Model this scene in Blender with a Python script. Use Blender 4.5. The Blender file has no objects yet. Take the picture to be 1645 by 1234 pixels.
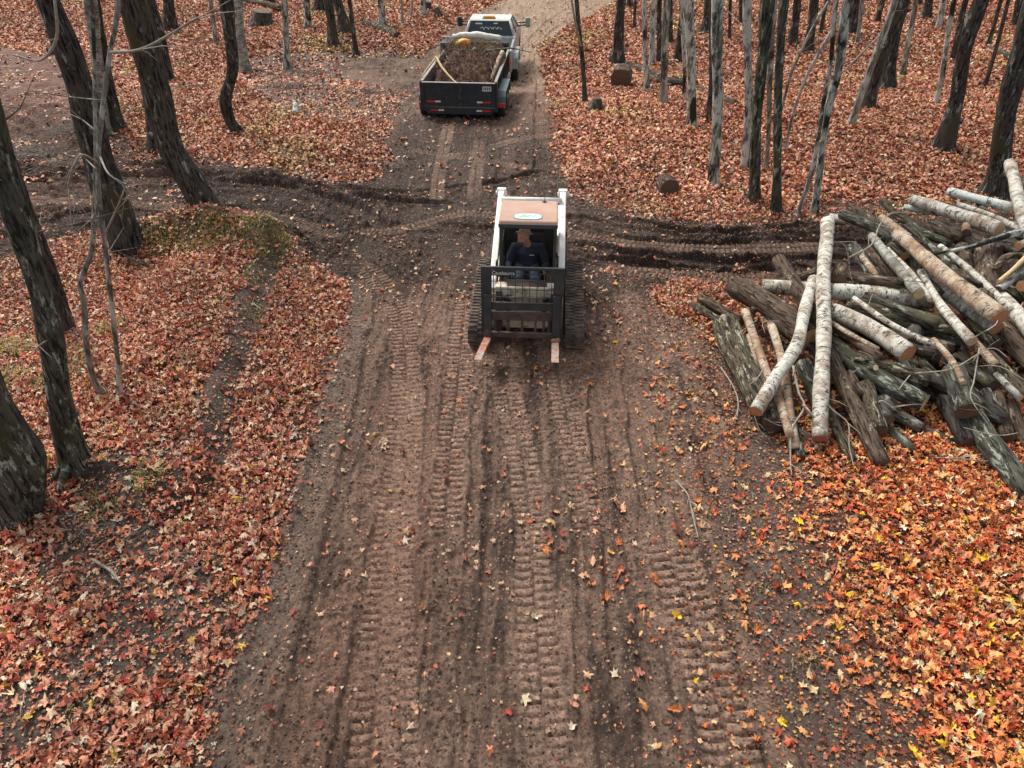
import bpy, bmesh, math, random
import numpy as np
from mathutils import Vector, Matrix

random.seed(7)
rng = np.random.default_rng(11)
S = bpy.context.scene
COL = S.collection

# ------------------------------------------------------------------ camera
W0, H0, F0 = 1645.0, 1234.0, 1150.0
PITCH = math.radians(37.0)
CAMH = 6.3
cam = bpy.data.cameras.new('camera')
cam.sensor_width = 36.0
cam.lens = 36.0 * F0 / W0
cam.clip_end = 900.0
cam_o = bpy.data.objects.new('camera', cam)
COL.objects.link(cam_o)
cam_o.location = (0, 0, CAMH)
cam_o.rotation_euler = (math.pi / 2 - PITCH, 0, 0)
S.camera = cam_o

# ------------------------------------------------------------------ world, sun, exposure
SUN_EL, SUN_AZ = 52.0, -38.0        # azimuth: degrees from +Y towards +X
world = bpy.data.worlds.new("World")
S.world = world
world.use_nodes = True
wn = world.node_tree
wn.nodes.clear()
sky = wn.nodes.new('ShaderNodeTexSky')
sky.sky_type = 'NISHITA'
sky.sun_disc = False
sky.sun_elevation = math.radians(SUN_EL)
sky.sun_rotation = math.radians(SUN_AZ)
sky.dust_density = 4.0
sky.air_density = 1.0
hs = wn.nodes.new('ShaderNodeHueSaturation')
hs.inputs['Saturation'].default_value = 0.30
bgn = wn.nodes.new('ShaderNodeBackground')
bgn.inputs['Strength'].default_value = 0.15
wo = wn.nodes.new('ShaderNodeOutputWorld')
wn.links.new(sky.outputs[0], hs.inputs['Color'])
wn.links.new(hs.outputs[0], bgn.inputs['Color'])
wn.links.new(bgn.outputs[0], wo.inputs[0])
sl = bpy.data.lights.new('sun', 'SUN')
sl.energy = 1.9
sl.angle = math.radians(16)
sl.color = (1.0, 0.95, 0.87)
so = bpy.data.objects.new('sun', sl)
COL.objects.link(so)
_el, _az = math.radians(SUN_EL), math.radians(SUN_AZ)
sd = Vector((math.sin(_az) * math.cos(_el), math.cos(_az) * math.cos(_el), math.sin(_el)))
so.rotation_euler = sd.to_track_quat('Z', 'Y').to_euler()
S.view_settings.view_transform = 'Standard'
S.view_settings.look = 'None'
S.view_settings.gamma = 1.0
S.view_settings.exposure = 0.44

# ------------------------------------------------------------------ picture <-> place
FW = Vector((0, math.cos(PITCH), -math.sin(PITCH)))
DN = Vector((0, -math.sin(PITCH), -math.cos(PITCH)))
CAMP = Vector((0, 0, CAMH))

def ray(px, py):
    return FW + Vector((1, 0, 0)) * ((px - W0 / 2) / F0) + DN * ((py - H0 / 2) / F0)

def at_z(px, py, z=0.0):
    r = ray(px, py)
    return CAMP + r * ((z - CAMH) / r.z)

def at_y(px, py, Y):
    r = ray(px, py)
    return CAMP + r * (Y / r.y)

def depth(p):
    return (Vector(p) - CAMP).dot(FW)

def sst(a, b, x):
    t = np.clip((np.asarray(x, dtype=float) - a) / (b - a), 0, 1)
    return t * t * (3 - 2 * t)

# ---- value noise on arrays
_perm = rng.random((256, 256))
def vnoise(x, y):
    xi = np.floor(x).astype(int); yi = np.floor(y).astype(int)
    fx = x - xi; fy = y - yi
    fx = fx * fx * (3 - 2 * fx); fy = fy * fy * (3 - 2 * fy)
    a = _perm[xi & 255, yi & 255]; b = _perm[(xi + 1) & 255, yi & 255]
    c = _perm[xi & 255, (yi + 1) & 255]; d = _perm[(xi + 1) & 255, (yi + 1) & 255]
    return (a * (1 - fx) + b * fx) * (1 - fy) + (c * (1 - fx) + d * fx) * fy
def fbm(x, y, f, o=4, g=0.5):
    s = 0; a = 1.0; t = 0
    for i in range(o):
        s = s + a * (vnoise(x * f + 17.3 * i, y * f + 5.7 * i) - 0.5)
        t += a; a *= g; f *= 2.03
    return s / t * 2

def fall(y):
    return -1.15 * sst(20, 33, y)

def gflat(px, py):
    z = 0.0
    for _ in range(8):
        p = at_z(px, py, z)
        z = 0.5 * z + 0.5 * float(fall(p.y))
    return p

MUD = [(300,1300),(330,1180),(375,1060),(420,940),(450,850),(478,760),(508,680),(530,600),(556,520),(560,455),
 (500,420),(440,380),(350,352),(250,352),(190,372),(90,392),(0,420),(-400,520),(-900,520),(-900,60),(-300,60),(0,75),(110,95),(170,190),
 (230,262),(340,262),(440,272),(540,300),(600,290),(625,262),(610,225),(640,195),(655,150),(560,125),(545,100),
 (600,92),(680,95),(720,50),(790,8),(850,-12),(930,-28),(1060,-50),(1150,-55),(1100,-30),(990,3),(930,35),(868,70),(872,110),(885,170),
 (893,220),(900,285),(935,318),(1010,348),(1100,357),(1200,360),(1330,352),(1500,345),(1900,330),(2300,320),(2300,480),(1900,500),
 (1400,480),(1250,460),(1160,465),(1100,452),(1050,468),(1060,500),(1120,530),(1150,600),(1190,680),(1165,740),
 (1165,800),(1185,900),(1215,1000),(1240,1120),(1290,1300),(1300,1900),(250,1900)]
def wpoly(P):
    return np.array([[gflat(a, b).x, gflat(a, b).y] for a, b in P])
def sdf(P, x, y):
    """signed distance, positive inside"""
    x = np.asarray(x, float); y = np.asarray(y, float)
    d = np.full(x.shape, 1e9); ins = np.zeros(x.shape, bool)
    n = len(P)
    for i in range(n):
        ax, ay = P[i]; bx, by = P[(i + 1) % n]
        ex, ey = bx - ax, by - ay
        t = np.clip(((x - ax) * ex + (y - ay) * ey) / (ex * ex + ey * ey + 1e-12), 0, 1)
        dd = (x - ax - t * ex) ** 2 + (y - ay - t * ey) ** 2
        d = np.minimum(d, dd)
        if abs(ey) > 1e-12:
            c = ((ay > y) != (by > y)) & (x < ex * (y - ay) / ey + ax)
            ins ^= c
    d = np.sqrt(d)
    return np.where(ins, d, -d)
MUDW = wpoly(MUD)
def polyline(P, x, y):
    """nearest distance (signed sideways) and run length along a line"""
    x = np.asarray(x, float); y = np.asarray(y, float)
    best = np.full(x.shape, 1e9); sg = np.zeros(x.shape); ss = np.zeros(x.shape); acc = 0
    for i in range(len(P) - 1):
        ax, ay = P[i]; bx, by = P[i + 1]
        ex, ey = bx - ax, by - ay; L = math.hypot(ex, ey)
        t = np.clip(((x - ax) * ex + (y - ay) * ey) / (L * L), 0, 1)
        dx = x - ax - t * ex; dy = y - ay - t * ey
        d = np.hypot(dx, dy)
        m = d < best
        best = np.where(m, d, best)
        sg = np.where(m, np.sign(ex * dy - ey * dx), sg)
        ss = np.where(m, acc + t * L, ss)
        acc += L
    return best * sg, ss

def smooth_line(P, n=8):
    P = [np.array(p, float) for p in P]
    Q = [2 * P[0] - P[1]] + P + [2 * P[-1] - P[-2]]
    out = []
    for i in range(1, len(Q) - 2):
        p0, p1, p2, p3 = Q[i - 1:i + 3]
        for k in range(n):
            t = k / n
            out.append(0.5 * ((2 * p1) + (-p0 + p2) * t + (2 * p0 - 5 * p1 + 4 * p2 - p3) * t * t + (-p0 + 3 * p1 - 3 * p2 + p3) * t ** 3))
    out.append(P[-1])
    return np.array(out)

BANK = smooth_line(wpoly([(500,385),(455,415),(425,480),(405,560),(385,620),(365,700),(350,780),(290,850)]), 5)
MOUND = [(gflat(330,392), .55, 1.35, .55), (gflat(435,410), .42, .75, .55), (gflat(240,395), .22, .8, .6), (gflat(470,150), .25, 2.5, 1.6), (gflat(230,800), .12, .7, .4)]
def base_h(x, y):
    x = np.asarray(x, float); y = np.asarray(y, float)
    h = fall(y)
    s = sdf(MUDW, x, y)
    out = sst(0.2, -1.2, s) if False else 1 - sst(-1.2, 0.1, s)
    h = h + out * (0.05 + 0.10 * fbm(x, y, 0.5, 3) + 0.03 * fbm(x + 9, y, 2.1, 3))
    d, r = polyline(BANK, x, y)
    L = np.hypot(*(np.diff(BANK, axis=0).T)).sum()
    wgt = sst(0, .5, r) * (1 - sst(L - .6, L, r)) * (np.abs(d) < 2.5) * (1 - sst(1.2, 2.5, np.abs(d)))
    h = h + 0.24 * sst(-0.05, 0.28, -d) * wgt
    for c, a, rx, ry in MOUND:
        q = ((x - c.x) / rx) ** 2 + ((y - c.y) / ry) ** 2
        h = h + a * np.exp(-q * 1.3)
    # the land goes up a little to both sides far away, as woods do
    return h
def gh(x, y):
    return float(base_h(np.array([x]), np.array([y]))[0])
def gpt(px, py):
    z = 0.0
    for _ in range(6):
        p = at_z(px, py, z)
        z = 0.4 * z + 0.6 * gh(p.x, p.y)
    p.z = gh(p.x, p.y)
    return p

# ------------------------------------------------------------------ tagging
def tag(o, label=None, cat=None, group=None, kind=None):
    if label: o['label'] = label
    if cat: o['category'] = cat
    if group: o['group'] = group
    if kind: o['kind'] = kind
    return o
def empty(name, loc=(0, 0, 0), rz=0.0, label=None, cat=None, group=None):
    o = bpy.data.objects.new(name, None)
    COL.objects.link(o)
    o.location = loc
    o.rotation_euler = (0, 0, rz)
    o.empty_display_size = 0.2
    return tag(o, label, cat, group)

# ------------------------------------------------------------------ materials
def nm(name):
    m = bpy.data.materials.new(name)
    m.use_nodes = True
    nt = m.node_tree
    b = nt.nodes['Principled BSDF']
    return m, nt, b
def nd(nt, t, **k):
    n = nt.nodes.new(t)
    for a, v in k.items():
        if a in n.inputs: n.inputs[a].default_value = v
        else: setattr(n, a, v)
    return n
def ramp(nt, stops):
    r = nt.nodes.new('ShaderNodeValToRGB')
    while len(r.color_ramp.elements) > 1: r.color_ramp.elements.remove(r.color_ramp.elements[0])
    r.color_ramp.elements[0].position = stops[0][0]
    r.color_ramp.elements[0].color = (*stops[0][1], 1)
    for p, c in stops[1:]:
        e = r.color_ramp.elements.new(p); e.color = (*c, 1)
    return r
def mix(nt, a, b, fac):
    m = nt.nodes.new('ShaderNodeMix'); m.data_type = 'RGBA'
    for s, v in ((m.inputs[6], a), (m.inputs[7], b), (m.inputs[0], fac)):
        if hasattr(v, 'links'): nt.links.new(v, s)
        elif isinstance(v, (int, float)): s.default_value = v
        else: s.default_value = (*v, 1)
    return m.outputs[2]
def coords(nt, scale=(1, 1, 1), kind='Object', rnd=True):
    tc = nt.nodes.new('ShaderNodeTexCoord')
    src = tc.outputs[kind]
    if rnd:
        oi = nt.nodes.new('ShaderNodeObjectInfo')
        mu = nt.nodes.new('ShaderNodeMath'); mu.operation = 'MULTIPLY'; mu.inputs[1].default_value = 57.0
        nt.links.new(oi.outputs['Random'], mu.inputs[0])
        ad = nt.nodes.new('ShaderNodeVectorMath'); ad.operation = 'ADD'
        nt.links.new(src, ad.inputs[0]); nt.links.new(mu.outputs[0], ad.inputs[1])
        src = ad.outputs[0]
    mp = nt.nodes.new('ShaderNodeMapping')
    mp.inputs['Scale'].default_value = scale
    nt.links.new(src, mp.inputs[0])
    return mp.outputs[0]
def noise_t(nt, vec, scale, detail=6, rough=.6, dist=0):
    n = nd(nt, 'ShaderNodeTexNoise', Scale=scale, Detail=detail, Roughness=rough, Distortion=dist)
    nt.links.new(vec, n.inputs['Vector'])
    return n.outputs['Fac']
def bump(nt, b, h, strength=.4, dist=.02):
    bn = nd(nt, 'ShaderNodeBump', Strength=strength, Distance=dist)
    nt.links.new(h, bn.inputs['Height'])
    nt.links.new(bn.outputs[0], b.inputs['Normal'])
def simple(name, c1, c2=None, scale=8, rough=.6, metal=0, bs=0.0, thr=(.35, .65), spec=.5, dirt=None, dirt_amt=(.5, .7)):
    m, nt, b = nm(name)
    v = coords(nt)
    n = noise_t(nt, v, scale)
    r = ramp(nt, [(thr[0], c1), (thr[1], c2 or c1)])
    nt.links.new(n, r.inputs[0])
    c = r.outputs[0]
    if dirt:
        n2 = noise_t(nt, coords(nt, (1, 1, 1)), 5.3, 8, .7)
        r2 = ramp(nt, [(dirt_amt[0], (0, 0, 0)), (dirt_amt[1], (1, 1, 1))])
        nt.links.new(n2, r2.inputs[0])
        c = mix(nt, c, dirt, r2.outputs[0])
    nt.links.new(c, b.inputs['Base Color'])
    b.inputs['Roughness'].default_value = rough
    b.inputs['Metallic'].default_value = metal
    b.inputs['Specular IOR Level'].default_value = spec
    if bs:
        bump(nt, b, noise_t(nt, v, scale * 3), bs, .01)
    return m

def bark(name, dark, mid, light, patch=.55, pw=.08, furrow=18, pscale=2.2, moss=None, mossamt=.58, bstr=.7, base_moss=False):
    """furrowed bark with pale lichen patches and moss; the local Z runs along the wood"""
    m, nt, b = nm(name)
    v = coords(nt, (1, 1, .18))
    f = noise_t(nt, v, furrow, 8, .65, .4)
    r = ramp(nt, [(.42, dark), (.52, mid), (.72, tuple(min(1, c * 1.5) for c in mid))])
    nt.links.new(f, r.inputs[0])
    v2 = coords(nt, (1, 1, .32))
    p = noise_t(nt, v2, pscale * 1.5, 9, .76, .25)
    r2 = ramp(nt, [(patch, (0, 0, 0)), (patch + pw, (1, 1, 1))])
    nt.links.new(p, r2.inputs[0])
    c = mix(nt, r.outputs[0], light, r2.outputs[0])
    sp = noise_t(nt, coords(nt, (1, 1, .35)), 26, 6, .7)
    r4 = ramp(nt, [(.66, (0, 0, 0)), (.74, (.7, .7, .7))])
    nt.links.new(sp, r4.inputs[0])
    c = mix(nt, c, tuple(min(1, q * 1.25) for q in light), r4.outputs[0])
    if moss:
        q = noise_t(nt, coords(nt, (1, 1, .5)), 1.7, 6, .7)
        r3 = ramp(nt, [(mossamt, (0, 0, 0)), (mossamt + .06, (1, 1, 1))])
        nt.links.new(q, r3.inputs[0])
        c = mix(nt, c, moss, r3.outputs[0])
    nt.links.new(c, b.inputs['Base Color'])
    b.inputs['Roughness'].default_value = .9
    b.inputs['Specular IOR Level'].default_value = .2
    bump(nt, b, f, bstr, .03)
    return m
def birch(name, white, tan, tanamt=.5, darkamt=.55):
    """peeling birch bark: tan zones, dark cross-wise lenticels, grey scabs"""
    m, nt, b = nm(name)
    n1 = noise_t(nt, coords(nt, (1, 1, 1.3)), 2.6, 7, .7, .3)
    r1 = ramp(nt, [(tanamt, white), (tanamt + .09, tan), (tanamt + .2, tuple(c * .6 for c in tan))])
    nt.links.new(n1, r1.inputs[0])
    fine = noise_t(nt, coords(nt, (1, 1, 4)), 17, 8, .8)
    rf = ramp(nt, [(.47, (0, 0, 0)), (.62, (.75, .75, .75))])
    nt.links.new(fine, rf.inputs[0])
    c = mix(nt, r1.outputs[0], tuple(q * .38 for q in white), rf.outputs[0])
    l = noise_t(nt, coords(nt, (1.1, 1.1, 5.5)), 6.0, 8, .74, .5)
    r2 = ramp(nt, [(darkamt, (0, 0, 0)), (darkamt + .035, (1, 1, 1))])
    nt.links.new(l, r2.inputs[0])
    c = mix(nt, c, (.055, .042, .032), r2.outputs[0])
    k = noise_t(nt, coords(nt, (1, 1, 1.8)), 6.5, 8, .78, .6)
    r3 = ramp(nt, [(.545, (0, 0, 0)), (.585, (1, 1, 1))])
    nt.links.new(k, r3.inputs[0])
    c = mix(nt, c, (.075, .062, .048), r3.outputs[0])
    nt.links.new(c, b.inputs['Base Color'])
    b.inputs['Roughness'].default_value = .75
    bump(nt, b, fine, .6, .02)
    return m
def cutface(name, c1, c2):
    m, nt, b = nm(name)
    tc = nt.nodes.new('ShaderNodeTexCoord')
    mp = nt.nodes.new('ShaderNodeMapping'); mp.inputs['Scale'].default_value = (1, 1, 0)
    nt.links.new(tc.outputs['Object'], mp.inputs[0])
    w = nd(nt, 'ShaderNodeTexWave', wave_type='RINGS', rings_direction='SPHERICAL', Scale=16.0, Distortion=2.0, Detail=3.0)
    nt.links.new(mp.outputs[0], w.inputs[0])
    n = noise_t(nt, coords(nt), 14, 5, .7)
    mm = nt.nodes.new('ShaderNodeMath'); mm.operation = 'MULTIPLY_ADD'; mm.inputs[1].default_value = .25
    nt.links.new(w.outputs['Fac'], mm.inputs[0]); nt.links.new(n, mm.inputs[2])
    r = ramp(nt, [(.35, c1), (.85, c2)])
    nt.links.new(mm.outputs[0], r.inputs[0])
    nt.links.new(r.outputs[0], b.inputs['Base Color'])
    b.inputs['Roughness'].default_value = .85
    return m
def attr_mat(name, attr, rough=.7, spec=.3, var=.25, bscale=120, bstr=.3):
    m, nt, b = nm(name)
    a = nt.nodes.new('ShaderNodeAttribute'); a.attribute_name = attr
    n = noise_t(nt, coords(nt, rnd=False), bscale, 3, .6)
    r = ramp(nt, [(.3, (1 - var,) * 3), (.7, (1 + var * .5,) * 3)])
    nt.links.new(n, r.inputs[0])
    mx = nt.nodes.new('ShaderNodeMix'); mx.data_type = 'RGBA'; mx.blend_type = 'MULTIPLY'; mx.inputs[0].default_value = 1
    nt.links.new(a.outputs['Color'], mx.inputs[6]); nt.links.new(r.outputs[0], mx.inputs[7])
    nt.links.new(mx.outputs[2], b.inputs['Base Color'])
    b.inputs['Roughness'].default_value = rough
    b.inputs['Specular IOR Level'].default_value = spec
    bump(nt, b, n, bstr, .004)
    return m

M = {}
M['dark_bark'] = bark('dark bark', (.012, .011, .010), (.066, .058, .050), (.28, .30, .26), .56, .05, 22, 4.4, (.062, .056, .032), .56)
M['brown_bark'] = bark('brown bark', (.016, .013, .011), (.085, .072, .058), (.29, .30, .25), .57, .05, 22, 4.4, (.075, .066, .032), .55)
M['grey_bark'] = bark('grey bark', (.04, .039, .034), (.19, .185, .155), (.52, .54, .48), .465, .06, 16, 4.6, (.030, .030, .024), .52, .7)
M['pale_bark'] = bark('pale bark', (.08, .075, .06), (.22, .21, .17), (.50, .50, .44), .50, .08, 14, 3.4, (.05, .048, .036), .545, .5)
M['lichen_bark'] = bark('lichen bark', (.018, .018, .014), (.085, .08, .062), (.34, .37, .30), .55, .05, 22, 6.5, (.05, .052, .028), .55)
M['mossy_bark'] = bark('mossy bark', (.016, .014, .010), (.095, .075, .05), (.38, .37, .27), .545, .04, 28, 8.5, (.06, .062, .03), .56)
M['log_bark'] = bark('log bark', (.022, .015, .011), (.105, .073, .053), (.34, .29, .21), .57, .05, 28, 6.5, (.08, .07, .035), .60)
M['twig_bark'] = simple('twig bark', (.22, .19, .15), (.38, .35, .29), 20, .8)
M['twig_dull'] = simple('dull twig bark', (.10, .085, .07), (.26, .23, .19), 20, .8)
M['birch'] = birch('birch bark', (.70, .67, .58), (.40, .31, .22), .49, .555)
M['birch_tan'] = birch('tan birch bark', (.58, .47, .34), (.36, .21, .12), .46, .565)
M['birch_grey'] = birch('grey birch bark', (.48, .48, .42), (.24, .215, .17), .45, .55)
M['birch_clean'] = birch('clean birch bark', (.66, .70, .65), (.55, .53, .45), .56, .61)
M['cut_orange'] = cutface('fresh orange cut wood', (.36, .13, .06), (.52, .25, .12))
M['cut_tan'] = cutface('tan cut wood', (.45, .27, .14), (.66, .46, .28))
M['cut_brown'] = cutface('weathered brown cut wood', (.055, .033, .024), (.15, .092, .062))
M['cut_red'] = cutface('reddish cut wood', (.26, .08, .05), (.42, .17, .11))
M['splinter'] = simple('splintered pale wood', (.55, .36, .16), (.72, .55, .30), 20, .8)

# ------------------------------------------------------------------ mesh builder
class MB:
    def __init__(s): s.bm = bmesh.new()
    def box(s, c, size, rot=None, bev=0.0, mi=0, seg=2):
        b = bmesh.new()
        bmesh.ops.create_cube(b, size=1.0)
        bmesh.ops.scale(b, vec=size, verts=b.verts)
        if bev:
            bmesh.ops.bevel(b, geom=list(b.edges), offset=bev, segments=seg, affect='EDGES', profile=.5)
        mt = Matrix.Translation(c) @ (rot.to_4x4() if rot is not None else Matrix())
        bmesh.ops.transform(b, matrix=mt, verts=b.verts)
        s.merge(b, mi)
        return s
    def merge(s, b, mi=0):
        me = bpy.data.meshes.new('t'); b.to_mesh(me); b.free()
        n0 = len(s.bm.faces)
        s.bm.from_mesh(me)
        bpy.data.meshes.remove(me)
        s.bm.faces.ensure_lookup_table()
        if mi:
            for f in s.bm.faces[n0:]: f.material_index = mi
    def prism(s, prof, a, b, axis='x', bev=0.0, mi=0):
        """prof: list of 2-D points in the two other axes; extruded from a to b"""
        t = bmesh.new()
        def mk(p, q):
            return (q, p[0], p[1]) if axis == 'x' else ((p[0], q, p[1]) if axis == 'y' else (p[0], p[1], q))
        va = [t.verts.new(mk(p, a)) for p in prof]; vb = [t.verts.new(mk(p, b)) for p in prof]
        n = len(prof)
        t.faces.new(va); t.faces.new(vb[::-1])
        for i in range(n): t.faces.new((va[i], vb[i], vb[(i + 1) % n], va[(i + 1) % n]))
        bmesh.ops.recalc_face_normals(t, faces=t.faces)
        if bev: bmesh.ops.bevel(t, geom=list(t.edges), offset=bev, segments=2, affect='EDGES', profile=.5)
        s.merge(t, mi)
        return s
    def path(s, pts, rad, n=10, cap=True, jit=0.0, capmi=None, twist=0.0, oval=1.0, seed=None):
        R = random.Random(seed if seed is not None else random.random())
        pts = [Vector(p) for p in pts]
        if not hasattr(rad, '__len__'): rad = [rad] * len(pts)
        t0 = (pts[1] - pts[0]).normalized()
        up = Vector((0, 0, 1)) if abs(t0.z) < .9 else Vector((1, 0, 0))
        u = t0.cross(up).normalized()
        rings = []
        prof = [1 + R.uniform(-jit, jit) for _ in range(n)]
        for i, p in enumerate(pts):
            t = (pts[min(i + 1, len(pts) - 1)] - pts[max(i - 1, 0)]).normalized()
            u = (u - t * u.dot(t)).normalized()
            w = t.cross(u)
            prof = [q * .8 + .2 * (1 + R.uniform(-jit, jit) * 1.8) for q in prof]
            ring = []
            for k in range(n):
                a = 2 * math.pi * k / n
                ring.append(s.bm.verts.new(p + (u * math.cos(a) * oval + w * math.sin(a)) * rad[i] * prof[k]))
            rings.append(ring)
        for i in range(len(rings) - 1):
            for k in range(n):
                f = s.bm.faces.new((rings[i][k], rings[i][(k + 1) % n], rings[i + 1][(k + 1) % n], rings[i + 1][k]))
                f.smooth = True
        if cap:
            f1 = s.bm.faces.new(rings[0][::-1]); f2 = s.bm.faces.new(rings[-1])
            if capmi is not None: f1.material_index = capmi; f2.material_index = capmi
        return s
    def cyl(s, a, b, r0, r1=None, n=16, mi=0):
        n0 = len(s.bm.faces)
        s.path([a, b], [r0, r0 if r1 is None else r1], n)
        if mi:
            s.bm.faces.ensure_lookup_table()
            for f in s.bm.faces[n0:]: f.material_index = mi
        return s
    def ball(s, c, r, sc=(1, 1, 1), rot=None, u=16, v=10):
        b = bmesh.new()
        bmesh.ops.create_uvsphere(b, u_segments=u, v_segments=v, radius=r)
        bmesh.ops.scale(b, vec=sc, verts=b.verts)
        bmesh.ops.transform(b, matrix=Matrix.Translation(c) @ (rot.to_4x4() if rot is not None else Matrix()), verts=b.verts)
        for f in b.faces: f.smooth = True
        s.merge(b)
        return s
    def build(s, name, mats, parent=None, loc=None, rot=None, recalc=False):
        if recalc: bmesh.ops.recalc_face_normals(s.bm, faces=s.bm.faces)
        me = bpy.data.meshes.new(name)
        s.bm.to_mesh(me); s.bm.free()
        if not isinstance(mats, (list, tuple)): mats = [mats]
        for m in mats: me.materials.append(m)
        o = bpy.data.objects.new(name, me)
        COL.objects.link(o)
        if parent: o.parent = parent
        if loc is not None: o.location = loc
        if rot is not None: o.rotation_euler = rot
        return o

def np_mesh(name, V, F, mats, attrs=None, smooth=False, matidx=None):
    """V (n,3), F (m,k) all faces of k corners"""
    me = bpy.data.meshes.new(name)
    k = F.shape[1]
    me.vertices.add(len(V)); me.loops.add(F.size); me.polygons.add(len(F))
    me.vertices.foreach_set('co', V.astype(np.float32).ravel())
    me.loops.foreach_set('vertex_index', F.astype(np.int32).ravel())
    me.polygons.foreach_set('loop_start', np.arange(0, F.size, k, dtype=np.int32))
    me.polygons.foreach_set('loop_total', np.full(len(F), k, dtype=np.int32))
    if smooth: me.polygons.foreach_set('use_smooth', np.ones(len(F), bool))
    me.update(calc_edges=True)
    for an, arr in (attrs or {}).items():
        a = me.attributes.new(an, 'FLOAT_COLOR', 'POINT')
        c = np.ones((len(V), 4), np.float32); c[:, :3] = arr
        a.data.foreach_set('color', c.ravel())
    for m in mats: me.materials.append(m)
    o = bpy.data.objects.new(name, me)
    COL.objects.link(o)
    return o

# ================================================================== GROUND AND DIRT ROAD
def lines(a, fn, b):
    L = [a]
    while L[-1] < b: L.append(L[-1] + fn(L[-1]))
    return np.array(L)
YL = lines(1.0, lambda y: .05 if y < 2.4 else (.016 if y < 12 else (.016 + (y - 12) * .0045 if y < 70 else (y - 65) * .12)), 420)
xr = lines(0.0, lambda x: .021 if x < 4.8 else (.021 + (x - 4.8) * .012 if x < 50 else (x - 45) * .15), 300)
XL = np.concatenate([-xr[:0:-1], xr])
GX, GY = np.meshgrid(XL, YL)
nx, ny = len(XL), len(YL)
SD = sdf(MUDW, GX, GY)
BH = base_h(GX, GY)
SDN = SD + 0.30 * fbm(GX, GY, .9, 4) + .10 * fbm(GX, GY, 4, 3)

TR = [  # lugged track prints: picture points, width m, pitch m, depth
 ([(575,425),(612,455),(640,500),(652,560),(650,650),(642,760),(628,880),(612,1020),(600,1180),(590,1300)], .42, .115, .030),
 ([(750,470),(742,540),(735,620),(725,710),(718,800),(712,880)], .38, .115, .028),
 ([(806,600),(815,640),(836,720),(850,820),(858,950),(868,1080),(880,1234),(890,1300)], .40, .12, .024),
 ([(893,590),(905,640),(920,710),(938,800),(950,880)], .38, .115, .030),
 ([(1060,850),(1085,915),(1112,990),(1140,1080),(1168,1180),(1190,1300)], .52, .13, .036),
 ([(660,600),(655,720),(640,900),(640,1100),(650,1300)], .36, .12, .012),
 ([(900,420),(860,380),(800,350),(740,345),(640,370),(560,375)], .34, .11, .022),
 ([(1350,395),(1200,400),(1050,395),(930,380),(850,350)], .40, .11, .022),
 ([(1350,440),(1200,448),(1050,440),(940,425)], .40, .11, .022),
 ([(0,320),(150,325),(300,335),(450,350),(560,390)], .4, .11, .02),
 ([(700,330),(705,280),(715,230),(722,195)], .34, .11, .014),
 ([(760,330),(765,270),(772,220)], .34, .11, .014),
 ([(690,260),(760,245),(830,225),(900,215)], .34, .11, .018),
 ([(640,240),(720,250),(800,262),(870,275)], .34, .11, .018),
]
RUT = [  # plain wheel ruts: picture points, width, depth, number of fine lines
 ([(585,440),(568,520),(548,620),(520,740),(480,880),(430,1030),(375,1180),(330,1320)], .36, .045, 5),
 ([(612,470),(600,560),(575,680),(548,820),(515,960),(480,1120),(450,1300)], .22, .030, 2),
 ([(700,560),(690,700),(678,850),(668,1000),(660,1234)], .16, .030, 0),
 ([(770,600),(765,720),(760,850),(755,1000),(750,1250)], .14, .040, 0),
 ([(955,560),(962,700),(975,850),(990,1000),(1010,1234)], .18, .040, 0),
 ([(1005,560),(1015,650),(1030,760),(1045,880)], .16, .03, 0),
 ([(690,560),(700,480),(720,430)], .2, .03, 0),
 ([(870,290),(868,220),(870,150),(866,90),(890,50),(960,10)], .35, .05, 0),
 ([(800,320),(812,260),(822,200)], .35, .035, 0),
 ([(835,120),(850,70),(890,30),(960,-10)], .35, .05, 0),
 ([(0,290),(150,285),(300,290),(450,300),(560,330),(640,390)], .4, .12, 0),
 ([(-200,380),(100,350),(250,340),(400,345),(540,400)], .4, .11, 0),
 ([(-300,250),(-100,262),(60,275),(200,282),(330,283),(460,290),(600,320),(740,330)], .25, .09, 0),
 ([(-100,120),(40,180),(120,240),(220,268),(330,275)], .4, .10, 0),
 ([(-300,150),(-60,170),(60,215),(150,262)], .4, .10, 0),
 ([(1500,388),(1300,388),(1100,392),(960,375),(860,335)], .22, .09, 0),
 ([(1350,450),(1180,430),(1050,428),(930,415),(860,395)], .22, .08, 0),
 ([(520,300),(640,310),(760,300),(900,270)], .3, .07, 0),
 ([(560,375),(680,365),(780,372),(900,350),(1000,365)], .3, .07, 0),
 ([(1400,365),(1250,370),(1100,372),(960,350)], .35, .12, 0),
 ([(1400,415),(1200,420),(1050,415),(940,400),(900,390)], .35, .13, 0),
 ([(1300,465),(1150,440),(1000,425)], .3, .09, 0),
 ([(620,200),(560,160),(500,120)], .5, .08, 0),
]
for k_, x_ in enumerate((-2.05, -1.62, -1.28, -.92, -.55, -.18, .22, .61, .93, 1.32, 1.71, 2.1)):
    RUT.append(([(822 + (x_ + .10 * math.sin(k_ * 2.1)) * 1150 / (6.3 / (.6018 + (yy - 617) / 1150 * .7986)) , yy) for yy in (600 + 14 * (k_ % 4), 700, 820, 960, 1120, 1330)], .09 + .03 * (k_ % 3), .030, 0))
det = np.zeros_like(GX)
near = SDN > -0.5
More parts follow.
